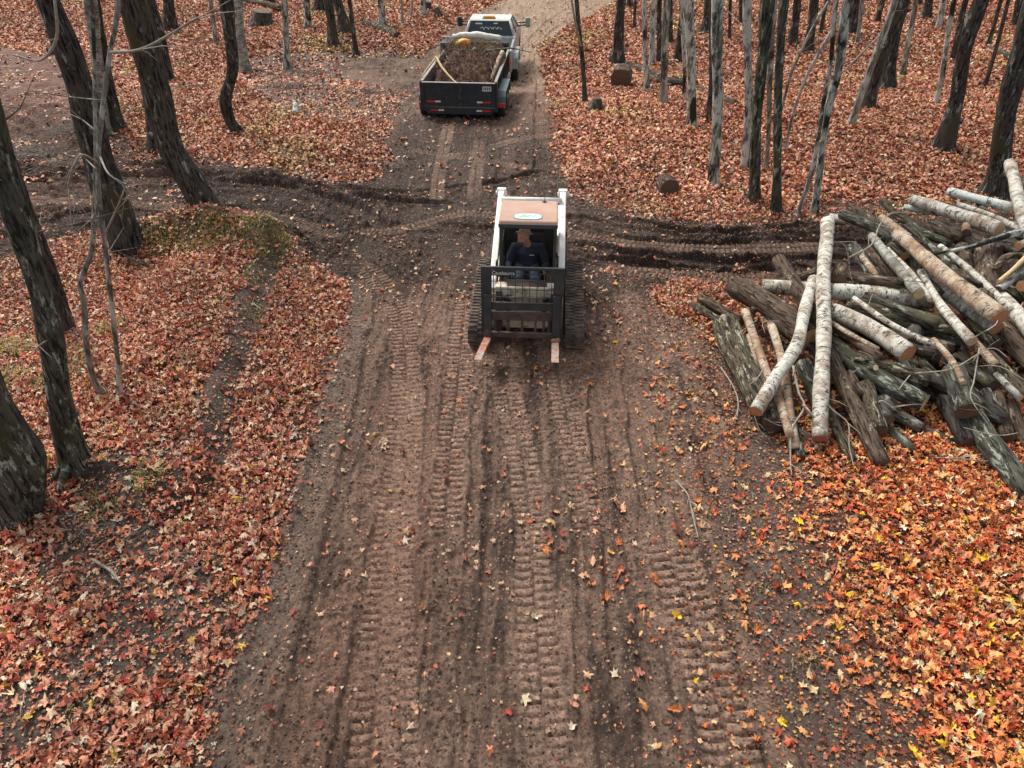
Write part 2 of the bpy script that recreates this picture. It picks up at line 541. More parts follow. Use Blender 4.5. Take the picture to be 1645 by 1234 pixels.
# rows of ridges that run along the road, bent with it
cx = np.interp(GY, [2, 9.5, 14, 21, 30], [0, 0.1, 0.1, -0.6, 1.0])
u = GX - cx
us = u + .10 * fbm(GX, GY, .5, 3)
along = 0.040 * fbm(us, GY * .05, 3.2, 3, .62) + .030 * fbm(us + 3, GY * .12, 8.5, 3, .6)
streak = fbm(us + 7, GY * .03, 3.6, 2, .6) * .55 + fbm(us + 2, GY * .05, 9.0, 3, .65) * .7
mainroad = sst(5.0, 3.2, 0) if False else (1 - sst(2.4, 4.0, np.abs(u)))
side = 1 - mainroad
acr = 0.14 * fbm(GX * .16, GY + .4 * fbm(GX, GY, .3, 2), 2.2, 5, .62) + .05 * fbm(GX, GY, 2.5, 4, .6)
det += along * mainroad + acr * side
det += 0.030 * fbm(GX, GY, 5, 5, .68)
cl = fbm(GX, GY, 16, 3, .6)
cm = sst(-.1, .25, fbm(GX + 31, GY, 1.1, 3))
det += 0.060 * np.maximum(cl - .06, 0) * (0.25 + cm + .5 * side)
det += .03 * np.maximum(fbm(GX + 4, GY * .8, 8, 3, .6) - .05, 0) * 2 * (cm + side)
worn = np.zeros_like(GX); lug_light = np.zeros_like(GX)
pts = np.argwhere(near)
for P, w, dp, nl in RUT:
    WP = smooth_line(wpoly(P), 6)
    m = near & (GX > WP[:, 0].min() - 1) & (GX < WP[:, 0].max() + 1) & (GY > WP[:, 1].min() - 1) & (GY < WP[:, 1].max() + 1)
    d, r = polyline(WP, GX[m], GY[m])
    d = d + .09 * fbm(GX[m], GY[m], 1.3, 4)
    t = np.abs(d) / (w / 2)
    L = np.hypot(*(np.diff(WP, axis=0).T)).sum()
    e = sst(0.01, .6, r) * (1 - sst(L - .6, L - .01, r))
    ins = (1 - sst(.75, 1.1, t)) * e * (.25 + .75 * sst(-.35, .25, fbm(GX[m] + w * 50, GY[m], 1.1, 3)))
    rim = np.exp(-((t - 1.25) / .22) ** 2) * e
    dd = det[m] * (1 - .75 * ins) - dp * ins + dp * .55 * rim * (.6 + .8 * vnoise(GX[m] * 7, GY[m] * 7))
    if nl: dd += ins * .006 * np.cos(d / (w / 2) * math.pi * nl)
    det[m] = dd
    worn[m] = np.maximum(worn[m], ins)
for P, w, pitch, dp in TR:
    WP = smooth_line(wpoly(P), 6)
    m = near & (GX > WP[:, 0].min() - 1) & (GX < WP[:, 0].max() + 1) & (GY > WP[:, 1].min() - 1) & (GY < WP[:, 1].max() + 1)
    d, r = polyline(WP, GX[m], GY[m])
    L = np.hypot(*(np.diff(WP, axis=0).T)).sum()
    t = d / (w / 2); at = np.abs(t)
    e = sst(0.01, .5, r) * (1 - sst(L - .5, L - .01, r))
    fade = sst(-.6, -.1, fbm(GX[m] + 3, GY[m], 1.3, 4)) * .6 + .4
    ins = (1 - sst(.88, 1.04, at)) * e
    gap = sst(.03, .12, at)
    ph = r / (pitch * .9) + np.where(t > 0, .5, 0) + .22 * np.abs(at - .5) + .25 * fbm(GX[m], GY[m], 2.2, 2)
    fr_ = ph - np.floor(ph); sq = sst(0, .22, fr_) * (1 - sst(.74, .97, fr_)) * (.75 + .5 * vnoise(np.floor(ph) * 3.7, np.sign(t) * 5.3))
    lug = (sq * dp * 1.25 * gap) * fade + .008 * fbm(GX[m], GY[m], 9, 3)
    lug_light[m] = np.maximum(lug_light[m], sq * gap * fade * ins)
    rim = np.exp(-((at - 1.12) / .10) ** 2) * e
    det[m] = det[m] * (1 - .84 * ins) + ins * (lug - dp * .75) + rim * dp * .45
    worn[m] = np.maximum(worn[m], ins * .9)
edge = sst(-.16, .06, SDN)
RZ = BH + det * sst(-.05, .3, SDN) - .055 * (1 - edge) + .006
# ---- colours of the soil, with light and shade painted into the tread prints
wet = sst(-.25, .45, fbm(GX * 1.0 + 5, GY * .45, .8, 5, .6) + .25 * fbm(GX, GY, 6, 3))
red = np.clip(sst(-.1, .5, fbm(GX + 50, GY * .3, .6, 4)) * (.5 + .5 * (np.abs(u) < 2)), 0, 1)
c_dry = np.array([.244, .158, .114]); c_wet_shade = np.array([.060, .039, .030]); c_red = np.array([.225, .123, .083]); c_tan = np.array([.36, .255, .17]); c_grey = np.array([.175, .135, .108])
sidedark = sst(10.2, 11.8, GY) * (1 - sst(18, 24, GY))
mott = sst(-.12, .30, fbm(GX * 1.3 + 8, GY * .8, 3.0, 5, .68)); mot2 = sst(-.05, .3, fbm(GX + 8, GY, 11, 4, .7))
w2 = np.clip(wet * .40 * (1 - .6 * worn) + .42 * mott * (1 - .7 * worn) + .25 * mot2 + .75 * mainroad * sst(-.05, .35, streak) * (1 - .5 * worn) - .22 * mainroad + .85 * sidedark * (1 - .3 * worn) - .45 * lug_light + .28 * worn * (1 - lug_light) * (lug_light > -1), 0, 1)[..., None]  # lug crests lighter, grooves darker: shading of the prints put into the colour
Cc = c_dry * (1 - w2) + c_wet_shade * w2
r2 = (red * .6 * (1 - .6 * sidedark))[..., None]
Cc = Cc * (1 - r2) + (c_red * .85) * r2 * (1 - .5 * w2) + Cc * r2 * .5 * w2
ul = (sst(-7, -11, 0) if False else sst(6.5, 9.5, -GX) * sst(13, 16, GY))[..., None]
Cc = Cc * (1 - .7 * ul) + np.array([.17, .070, .046]) * .7 * ul * (1 - .45 * w2)
tn = (sst(24, 29, GY) * sst(-2.5, .5, GX) * (1 - .35 * wet))[..., None]
Cc = Cc * (1 - .85 * tn) + c_tan * .85 * tn
eg = ((1 - sst(.1, .7, SD)) * (GY < 11.5) * (GX < 0))[..., None]
Cc = Cc * (1 - .6 * eg) + c_grey * .6 * eg
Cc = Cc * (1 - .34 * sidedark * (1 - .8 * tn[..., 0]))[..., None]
Cc = Cc * (0.84 + .30 * vnoise(GX * 9, GY * 9) + .34 * lug_light)[..., None]  # lug crests brightened further to imitate light on them

def soil_mat(name, attr, s=1.0):
    m, nt, b = nm(name)
    a = nt.nodes.new('ShaderNodeAttribute'); a.attribute_name = attr
    v = coords(nt, rnd=False)
    n = noise_t(nt, v, 17, 10, .80)
    r = ramp(nt, [(.38, (.36, .35, .34)), (.46, (.80, .80, .80)), (.54, (1.12, 1.1, 1.08)), (.64, (1.75, 1.7, 1.6))])
    nt.links.new(n, r.inputs[0])
    mx = nt.nodes.new('ShaderNodeMix'); mx.data_type = 'RGBA'; mx.blend_type = 'MULTIPLY'; mx.inputs[0].default_value = 1
    nt.links.new(a.outputs['Color'], mx.inputs[6]); nt.links.new(r.outputs[0], mx.inputs[7])
    # little flecks of straw, bark and leaf crumbs trodden in
    f = nd(nt, 'ShaderNodeTexVoronoi', Scale=55.0, Randomness=1.0); nt.links.new(v, f.inputs['Vector'])
    fr = ramp(nt, [(0.0, (0, 0, 0)), (.80, (0, 0, 0)), (.82, (.8, .8, .8))])
    sp = nt.nodes.new('ShaderNodeSeparateColor'); nt.links.new(f.outputs['Color'], sp.inputs[0])
    nt.links.new(sp.outputs[0], fr.inputs[0])
    fc_ = ramp(nt, [(0, (.05, .032, .024)), (.5, (.11, .055, .035)), (.85, (.26, .15, .095)), (1, (.42, .32, .22))])
    nt.links.new(sp.outputs[1], fc_.inputs[0])
    c = mix(nt, mx.outputs[2], fc_.outputs[0], fr.outputs[0])
    nt.links.new(c, b.inputs['Base Color'])
    b.inputs['Roughness'].default_value = .80
    b.inputs['Specular IOR Level'].default_value = .28
    bump(nt, b, n, 1.0 * s, .035)
    return m
M['soil'] = soil_mat('packed muddy soil', 'soil')
def grid_faces(mask_faces, sx=1, sy=1):
    jj, ii = np.nonzero(mask_faces)
    return jj, ii
# ---- the dirt road: only where the mud is
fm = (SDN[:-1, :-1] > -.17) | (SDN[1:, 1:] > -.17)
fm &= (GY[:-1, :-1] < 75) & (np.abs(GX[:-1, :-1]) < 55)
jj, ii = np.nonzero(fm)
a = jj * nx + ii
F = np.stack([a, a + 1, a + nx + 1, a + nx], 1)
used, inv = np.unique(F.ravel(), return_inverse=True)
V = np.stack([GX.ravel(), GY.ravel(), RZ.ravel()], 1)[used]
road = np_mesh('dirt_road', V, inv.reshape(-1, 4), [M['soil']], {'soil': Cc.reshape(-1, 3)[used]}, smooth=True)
tag(road, 'rutted brown mud track with tread prints crossing the woods', kind='structure')
# ---- the forest floor
sy_ = np.unique(np.concatenate([np.arange(0, ny, 3), [ny - 1]])); sx_ = np.unique(np.concatenate([np.arange(0, nx, 3), [nx - 1]]))
SX, SY = GX[np.ix_(sy_, sx_)], GY[np.ix_(sy_, sx_)]
sB, sS = BH[np.ix_(sy_, sx_)], SDN[np.ix_(sy_, sx_)]
GZ = sB + .035 * fbm(SX, SY, 5, 5, .7) * (sS < 0) - .16 * sst(-.02, .35, sS) - .004
gC = np.array([.085, .048, .034]) * (1 - sst(-.3, .5, fbm(SX, SY, 1.3, 4))[..., None]) + np.array([.13, .075, .05]) * sst(-.3, .5, fbm(SX, SY, 1.3, 4))[..., None]
n2x, n2y = len(sx_), len(sy_)
jj, ii = np.meshgrid(np.arange(n2y - 1), np.arange(n2x - 1), indexing='ij')
a = (jj * n2x + ii).ravel()
F = np.stack([a, a + 1, a + n2x + 1, a + n2x], 1)
rim_ = (sst(-1.6, -.1, sS))[..., None]
gC = gC * (1 - rim_) + (np.array([.120, .086, .068]) * (.75 + .5 * vnoise(SX * 4, SY * 4))[..., None]) * rim_
bare = np.zeros_like(SX)
for P_ in ([(440,390),(470,400),(430,480),(405,560),(400,600),(378,640),(370,740),(345,760),(342,700),(350,620),(385,540),(395,480),(420,430)],
           [(150,770),(300,735),(330,790),(240,830),(310,900),(330,1000),(300,1060),(230,1090),(150,1130),(60,1234),(-60,1234),(-60,1150),(60,1090),(190,1010),(180,950),(60,930),(90,860)],
           [(380,95),(640,80),(660,190),(600,200),(470,190),(400,150)]):
    bare = np.maximum(bare, sst(-.25, .1, sdf(wpoly(P_), SX, SY)))
bare = bare[..., None]
mp_ = sst(-.3, .15, sdf(wpoly([(230,395),(300,355),(400,350),(465,375),(475,410),(420,430),(330,410),(250,410)]), SX, SY))[..., None]
gC = gC * (1 - bare) + (np.array([.105, .082, .066]) * (.6 + .8 * vnoise(SX * 3, SY * 3))[..., None]) * bare
gC = gC * (1 - mp_) + (np.array([.10, .080, .030]) * (.4 + 1.2 * vnoise(SX * 5, SY * 5))[..., None]) * mp_
ground = np_mesh('ground', np.stack([SX.ravel(), SY.ravel(), GZ.ravel()], 1), F, [M['soil']], {'soil': gC.reshape(-1, 3)}, smooth=True)
tag(ground, 'brown forest floor under the fallen leaves', kind='structure')

# ================================================================== FALLEN LEAVES
PATCH = [(wpoly([(440,390),(470,400),(430,480),(405,560),(400,600),(378,640),(370,740),(345,760),(342,700),(350,620),(385,540),(395,480),(420,430)]), .10),
 (wpoly([(150,770),(300,735),(330,790),(240,830),(310,900),(330,1000),(300,1060),(230,1090),(150,1130),(60,1234),(-60,1234),(-60,1150),(60,1090),(190,1010),(180,950),(60,930),(90,860)]), .28),
 (wpoly([(380,95),(640,80),(660,190),(600,200),(470,190),(400,150)]), .32),
 (wpoly([(0,430),(60,440),(30,640),(0,640)]), .6),
 (wpoly([(1300,330),(1700,330),(1700,620),(1560,700),(1350,700),(1200,600)]), .35),
 (wpoly([(250,360),(460,355),(470,400),(420,430),(330,420),(240,410)]), .5)]
def leafdens(x, y):
    s = sdf(MUDW, x, y)
    n = fbm(x, y, .9, 4); n3 = fbm(x, y, 3.5, 3)
    sharp = 1 - sst(-.18, .16, s + .30 * n + .10 * fbm(x, y, 4, 3))
    soft = (1 - sst(-2.3, .3, s + .5 * n + .6 * n3)) ** 1.3
    softw = sst(1.2, 2.2, x) * (1 - sst(9.0, 10.0, y))
    d = sharp * (1 - softw) + soft * softw
    far = sst(22, 30, y)
    d = np.maximum(d, .014 + .13 * (x < -6.0) * (y > 13) * sst(-.2, .4, n + n3 * .5) + .018 * (y > 11) * sst(-.1, .4, n3) + .03 * (s > 0) * sst(-.1, .5, n) + .05 * softw * (s > -.2) * (s < 1.2))
    for P, k in PATCH:
        i = sst(-.16, .03, sdf(P, x, y) + .22 * n3 + .12 * n)
        d = d * (1 - i * (1 - k))
    d = d * (.72 + .28 * sst(-.5, .1, n3 + .4 * n))
    return np.clip(d, 0, 1)

def template(kind):
    if kind == 'maple':
        ang = [90, 70, 52, 38, 22, 2, -18, -40, -62, -84, -90, -96, -118, -140, -162, 178, 158, 142, 128, 110]
        rad = [1.0, .52, .50, .86, .92, .42, .60, .62, .34, .30, .16, .30, .34, .62, .60, .42, .92, .86, .50, .52]
    elif kind == 'maple2':
        ang = [90, 66, 42, 5, -30, -80, -90, -100, -150, 175, 138, 114]
        rad = [1.0, .45, .92, .40, .62, .30, .12, .30, .62, .40, .92, .45]
    elif kind == 'oak':
        ang = [90, 74, 66, 45, 30, 8, -10, -45, -60, -90, -120, -135, -170, 172, 150, 135, 114, 106]
        rad = [1.15, .85, .60, .62, .36, .50, .32, .52, .48, .95, .48, .52, .32, .50, .36, .62, .60, .85]
    elif kind == 'mid':
        ang = [90, 40, 0, -40, -90, -140, 180, 140]
        rad = [1.0, .80, .38, .62, .25, .62, .38, .85]
    else:
        ang = [80, 10, -70, -170]
        rad = [.95, .75, .8, .8]
    a = np.radians(ang); r = np.array(rad)
    x = r * np.cos(a); y = r * np.sin(a)
    z = -.22 * (np.hypot(x, y)) ** 2
    V = np.concatenate([[[0, 0, 0]], np.stack([x, y, z], 1)])
    n = len(ang)
    Fc = np.array([[0, i + 1, (i + 1) % n + 1] for i in range(n)])[:, ::-1]
    return V, Fc[:, ::-1]

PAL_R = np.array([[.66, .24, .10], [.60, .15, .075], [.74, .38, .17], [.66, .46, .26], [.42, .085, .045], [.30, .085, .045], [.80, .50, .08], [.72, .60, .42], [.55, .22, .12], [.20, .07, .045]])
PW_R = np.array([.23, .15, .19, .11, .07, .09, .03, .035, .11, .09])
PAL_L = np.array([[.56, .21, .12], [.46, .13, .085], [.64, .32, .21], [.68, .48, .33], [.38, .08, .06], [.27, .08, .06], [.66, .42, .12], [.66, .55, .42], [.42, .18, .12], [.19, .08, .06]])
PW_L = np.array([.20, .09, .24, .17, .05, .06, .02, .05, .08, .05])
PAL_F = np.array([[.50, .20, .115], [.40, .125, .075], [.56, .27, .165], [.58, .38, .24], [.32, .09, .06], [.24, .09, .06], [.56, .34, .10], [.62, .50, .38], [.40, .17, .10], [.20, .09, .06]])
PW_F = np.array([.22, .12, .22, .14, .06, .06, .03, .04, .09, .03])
def scatter_leaves(n_per, y0, y1, kinds, size, lift, pal_fn, extra=2.5):
    allV, allF, allC = [], [], []
    off = 0
    half = lambda y: (y * .80 + 5.04) * .0 + 0
    A = 0
    ys = rng.random(int(n_per * (y1 - y0) * 2 * (y1 * .93 + extra))) 
    N = len(ys)
    y = y0 + (y1 - y0) * ys
    x = (rng.random(N) * 2 - 1) * (y1 * .93 + extra)
    lim = (y * .80 + 3.8) * .715 + extra
    k = np.abs(x) < lim
    x, y = x[k], y[k]
    dn = leafdens(x, y)
    k = rng.random(len(x)) < dn
    x, y, dn = x[k], y[k], dn[k]
    n = len(x)
    s = sdf(MUDW, x, y)
    z = np.where(s + .3 * fbm(x, y, .9, 4) + .1 * fbm(x, y, 4, 3) > 0, road_z(x, y), ground_z(x, y))
    z = z + .006 + rng.random(n) * lift * sst(.2, .8, dn)
    col = pal_fn(x, y, n)
    sz = size * (.40 + 1.05 * rng.random(n) ** 1.2)
    th = rng.random(n) * 2 * np.pi
    tl = np.abs(rng.normal(0, .52, n)) * (0.45 + .55 * sst(.2, .8, dn)); ta = rng.random(n) * 2 * np.pi
    cup = rng.normal(.6, 2.2, n)
    which = rng.integers(0, len(kinds), n)
    for ki, kd in enumerate(kinds):
        T, Fc = template(kd)
        m = which == ki
        q = m.sum()
        if not q: continue
        sc = sz[m][:, None]
        asp = (.8 + .35 * rng.random(q))[:, None]
        vx = T[None, :, 0] * sc * asp; vy = T[None, :, 1] * sc; vz = T[None, :, 2] * sc * cup[m][:, None]
        vz = vz + np.abs(vx) * rng.normal(.35, .55, q)[:, None] + sc * .20 * rng.normal(0, 1, vz.shape)
        c, s_ = np.cos(th[m])[:, None], np.sin(th[m])[:, None]
        X = vx * c - vy * s_; Y = vx * s_ + vy * c
        # tilt about a level axis
        axx, axy = np.cos(ta[m])[:, None], np.sin(ta[m])[:, None]
        al = X * axx + Y * axy; pe = -X * axy + Y * axx
        ct, st = np.cos(tl[m])[:, None], np.sin(tl[m])[:, None]
        pe2 = pe * ct - vz * st; Z = pe * st + vz * ct
        X = al * axx - pe2 * axy; Y = al * axy + pe2 * axx
        Z = Z - np.minimum(Z.min(1), 0)[:, None] * .8
        P = np.stack([X + x[m][:, None], Y + y[m][:, None], Z + z[m][:, None]], 2).reshape(-1, 3)
        nv = len(T)
        FF = (Fc[None] + (np.arange(q) * nv)[:, None, None]).reshape(-1, 3) + off
        cc = np.repeat(col[m][:, None, :], nv, 1)
        cc = cc * (.75 + .5 * rng.random((q, nv, 1)))
        allV.append(P); allF.append(FF); allC.append(cc.reshape(-1, 3))
        off += q * nv
    return np.concatenate(allV), np.concatenate(allF), np.concatenate(allC)
def samp(Z, xs, ys, x, y):
    i = np.clip(np.searchsorted(xs, x) - 1, 0, len(xs) - 2); j = np.clip(np.searchsorted(ys, y) - 1, 0, len(ys) - 2)
    tx = (x - xs[i]) / (xs[i + 1] - xs[i]); ty = (y - ys[j]) / (ys[j + 1] - ys[j])
    return (Z[j, i] * (1 - tx) + Z[j, i + 1] * tx) * (1 - ty) + (Z[j + 1, i] * (1 - tx) + Z[j + 1, i + 1] * tx) * ty
def road_z(x, y): return samp(RZ, XL, YL, x, y)
def ground_z(x, y): return samp(GZ, XL[sx_], YL[sy_], x, y)
def top_z(x, y):
    x = np.atleast_1d(x); y = np.atleast_1d(y)
    return float(np.maximum(road_z(x, y) if abs(x[0]) < 50 else -9, ground_z(x, y))[0])
def palette(x, y, n):
    pr = PAL_R[rng.choice(len(PW_R), n, p=PW_R / PW_R.sum())]
    pl = PAL_L[rng.choice(len(PW_L), n, p=PW_L / PW_L.sum())]
    pf = PAL_F[rng.choice(len(PW_F), n, p=PW_F / PW_F.sum())]
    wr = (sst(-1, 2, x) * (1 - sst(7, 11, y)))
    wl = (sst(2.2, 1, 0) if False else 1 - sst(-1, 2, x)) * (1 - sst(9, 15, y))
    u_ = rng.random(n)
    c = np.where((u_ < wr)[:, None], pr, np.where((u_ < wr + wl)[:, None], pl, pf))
    v = 1 + .30 * fbm(x, y, .45, 3) + .15 * fbm(x, y, 2.5, 2)
    g = sst(.25, .6, fbm(x + 77, y, .35, 3)) * sst(12, 16, y)
    c = c * v[:, None]
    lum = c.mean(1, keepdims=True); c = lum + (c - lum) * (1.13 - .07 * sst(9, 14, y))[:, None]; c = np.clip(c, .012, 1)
    c[:, 0] *= 1 - .06 * g; c[:, 1] *= 1 + .25 * g
    yc = sst(.42, .60, fbm(x + 13, y + 5, 1.1, 3)) * (x > 1.5) * (y < 9); k = rng.random(n) < .32 * yc
    c[k] = np.array([.86, .50, .07]) * (.8 + .3 * rng.random((k.sum(), 1)))
    muddy = sst(0, .8, sdf(MUDW, x, y))
    k = (rng.random(n) < .35 * muddy)
    c[k] = c[k] * .5 + np.array([.62, .48, .30]) * .5
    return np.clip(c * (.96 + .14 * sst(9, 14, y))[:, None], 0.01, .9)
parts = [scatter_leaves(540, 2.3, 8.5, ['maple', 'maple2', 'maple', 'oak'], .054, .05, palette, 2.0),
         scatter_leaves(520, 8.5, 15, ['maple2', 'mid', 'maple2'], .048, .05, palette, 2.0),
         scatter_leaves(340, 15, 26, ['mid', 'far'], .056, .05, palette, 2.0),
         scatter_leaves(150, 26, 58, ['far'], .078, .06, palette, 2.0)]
def crumbs_pal(x, y, n):
    c = palette(x, y, n)
    k = rng.random(n) < .40
    c[k] = c[k] * .35 + np.array([.07, .04, .028])
    return c
# crumbled leaf bits between the whole leaves, and litter trodden into the mud
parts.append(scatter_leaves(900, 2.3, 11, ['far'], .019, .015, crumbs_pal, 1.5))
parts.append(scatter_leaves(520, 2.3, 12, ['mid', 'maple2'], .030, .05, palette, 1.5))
_ld = leafdens
def leafdens(x, y): return .05 + .10 * sst(0, .4, fbm(x + 3, y, 1.6, 4)) * sst(10, 12, y) + .9 * (1 - sst(0, .8, sdf(MUDW, x, y))) * (.4 + .6 * (x > 0))
def trod_pal(x, y, n):
    c = palette(x, y, n)
    return c * .45 + np.array([.10, .062, .045]) * (.5 + 1.0 * rng.random((n, 1)))
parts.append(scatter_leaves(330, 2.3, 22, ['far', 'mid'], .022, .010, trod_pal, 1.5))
leafdens = _ld
off = 0; VV, FF, CC = [], [], []
for v_, f_, c_ in parts:
    VV.append(v_); FF.append(f_ + off); CC.append(c_); off += len(v_)
M['leaf'] = attr_mat('fallen leaf', 'leaf', .62, .35, .22, 90, .3)
lv = np_mesh('fallen_leaves', np.concatenate(VV), np.concatenate(FF), [M['leaf']], {'leaf': np.concatenate(CC)})
tag(lv, 'carpet of red, orange and tan maple leaves over the forest floor', 'leaves', kind='stuff')
print('leaf tris', sum(len(f) for f in FF))
del VV, FF, CC, parts

# ---- crumbs of soil and grit on the mud
def clods(n, y0, y1, size):
    V0 = []; b = bmesh.new(); bmesh.ops.create_icosphere(b, subdivisions=1, radius=1)
    T = np.array([v.co[:] for v in b.verts]); Fc = np.array([[v.index for v in f.verts] for f in b.faces]); b.free()
    y = y0 + (y1 - y0) * rng.random(n); x = (rng.random(n) * 2 - 1) * np.where(y < 10, 4.6, 9.5)
    q = (sdf(MUDW, x, y) > -1.6) & (rng.random(n) < .15 + .85 * sst(-.15, .35, fbm(x, y * .5, 1.3, 3)))
    x, y = x[q], y[q]; n = len(x)
    s = size * (.35 + rng.random(n) ** 3 * 1.8)
    P = T[None] * s[:, None, None] * (1 + .35 * rng.normal(0, 1, (n, len(T), 1))) * np.array([1, 1, .7])
    P = P + np.stack([x, y, np.where(sdf(MUDW, x, y) > .1, road_z(x, y), np.maximum(ground_z(x, y), road_z(x, y))) + s * .25], 1)[:, None]
    FF = (Fc[None] + (np.arange(n) * len(T))[:, None, None]).reshape(-1, 3)
    c = np.array([.10, .065, .05]) * (.5 + 1.0 * rng.random((n, 1, 1))) * np.ones((1, len(T), 1))
    return P.reshape(-1, 3), FF, c.reshape(-1, 3)
v_, f_, c_ = clods(60000, 2.5, 14, .0076)
cl_ = np_mesh('soil_crumbs', v_, f_, [soil_mat('crumbled soil', 'soil', .5)], {'soil': c_}, smooth=True)
tag(cl_, 'loose crumbs of dark soil strewn over the mud track', 'soil', kind='stuff')

# ---- yellow-green grass and moss on the banks
def tufts(spots):
    VV, FF, CC = [], [], []; off = 0
    for (px, py, rx, ry, n, L) in spots:
        c = gpt(px, py)
        sc = depth(c) / F0
        for i in range(n):
            a = random.random() * 6.283; r = math.sqrt(random.random())
            x = c.x + math.cos(a) * r * rx * sc; y = c.y + math.sin(a) * r * ry * sc * 1.7
            z = float(ground_z(np.array([x]), np.array([y]))[0])
            h = L * random.uniform(.5, 1.3); th = random.random() * 6.283
            dx, dy = math.cos(th), math.sin(th); w = .004 + random.random() * .004
            b = random.uniform(.4, 1.2)
            pts = [(0, 0), (.35 * b * .4, .55), (.9 * b * .8, .85), (1.5 * b * .8, .75)]
            col = random.choice([(.40, .32, .06), (.22, .21, .05), (.48, .39, .12), (.13, .13, .04), (.30, .24, .09)])
            for q, (u_, v_) in enumerate(pts):
                ww = w * (1 - q / 3.4)
                for sgn in (-1, 1):
                    VV.append((x + dx * u_ * h - dy * ww * sgn, y + dy * u_ * h + dx * ww * sgn, z + v_ * h)); CC.append(col)
            for q in range(3):
                o = off + q * 2
                FF.append((o, o + 1, o + 3, o + 2))
            off += 8
    return np.array(VV), np.array(FF), np.array(CC)
v_, f_, c_ = tufts([(250,392,35,14,350,.08),(345,376,64,18,800,.08),(430,392,40,30,450,.08),(315,462,22,10,120,.06),(345,490,18,12,120,.06),
  (180,530,30,14,150,.12),(30,560,40,18,260,.12),(15,610,25,16,160,.12),(105,590,40,40,260,.13),(240,765,35,14,150,.08),(160,815,40,16,150,.06),
  (345,800,16,30,90,.06),(295,850,20,10,60,.06),(130,1130,25,14,60,.05),(405,440,14,22,90,.08),(410,505,14,16,90,.07),
  (1595,205,20,8,40,.1),(1390,195,40,10,90,.12),(1430,200,30,8,60,.12),(60,20,60,12,140,.2),(480,180,40,10,80,.1),(405,215,20,8,60,.1),(530,80,20,6,60,.15),(1640,200,30,20,60,.12),(1480,100,60,10,100,.15),
  (1545,905,16,8,26,.07),(1225,945,10,6,14,.05),(1300,1060,30,10,30,.05)])
M['grass'] = attr_mat('grass blade', 'blade', .6, .3, .1, 60, .1)
gr = np_mesh('grass', v_, f_, [M['grass']], {'blade': c_})
tag(gr, 'thin yellow-green grass tufts on the leafy banks', 'grass', kind='stuff')

def brushwood(spots):
    mb = MB(); R = random.Random(44)
    for (px, py, rx, ry, n, L) in spots:
        c = gpt(px, py); sc = depth(c) / F0
        for i in range(n):
            x = c.x + R.gauss(0, .5) * rx * sc; y = c.y + R.gauss(0, .5) * ry * sc * 1.8
            z = top_z(x, y) + R.uniform(.01, .10)
            a = R.random() * 6.283; l = L * R.uniform(.4, 1.2)
            d = Vector((math.cos(a), math.sin(a), R.uniform(-.05, .35)))
            p = Vector((x, y, z)); w = R.uniform(.004, .011)
            mb.path([p, p + d * l * .5 + Vector((R.uniform(-.06, .06), R.uniform(-.06, .06), .03)), p + d * l], [w, w * .8, w * .3], 4, cap=False)
    return mb
bw = brushwood([(60,255,60,20,160,.6),(130,215,50,20,120,.6),(100,275,50,12,100,.5),(480,115,60,14,120,.5),(560,110,50,10,60,.5),(400,60,40,10,50,.6),
  (470,140,60,12,80,.4),(250,150,50,20,60,.5),(320,140,30,12,50,.4),(600,150,40,14,60,.5),(540,60,60,12,50,.4),(1100,120,60,10,60,.6),(1450,60,90,12,50,.6),
  (620,270,60,10,30,.5),(1150,90,80,20,60,.5),(900,300,40,12,20,.4),(150,860,60,30,26,.25),(300,900,40,30,16,.22),(1200,800,50,40,14,.2),(1250,1000,60,60,12,.2),(350,500,60,30,16,.3)])
o = bw.build('brushwood', M['twig_dull'], None)
tag(o, 'thin grey dead twigs and brush scattered on the dirt and leaves', 'brushwood', kind='stuff')

# ================================================================== TREES
def limb(mb, p, d, L, r, lvl, R):
    n = 4 + lvl
    pts = [Vector(p)]; rad = [r]; d = Vector(d).normalized()
    for i in range(n):
        d = (d + Vector((R.uniform(-.25, .25), R.uniform(-.25, .25), R.uniform(-.05, .22)))).normalized()
        pts.append(pts[-1] + d * L / n); rad.append(r * (1 - (i + 1) / n * .8))
    mb.path(pts, rad, 6 if lvl else 4, cap=False)
    if lvl:
        for k in range(3):
            i = R.randint(1, n - 1)
            dd = (pts[i + 1] - pts[i]).normalized() + Vector((R.uniform(-.9, .9), R.uniform(-.9, .9), R.uniform(0, .5)))
            limb(mb, pts[i], dd, L * .55, rad[i] * .6, lvl - 1, R)

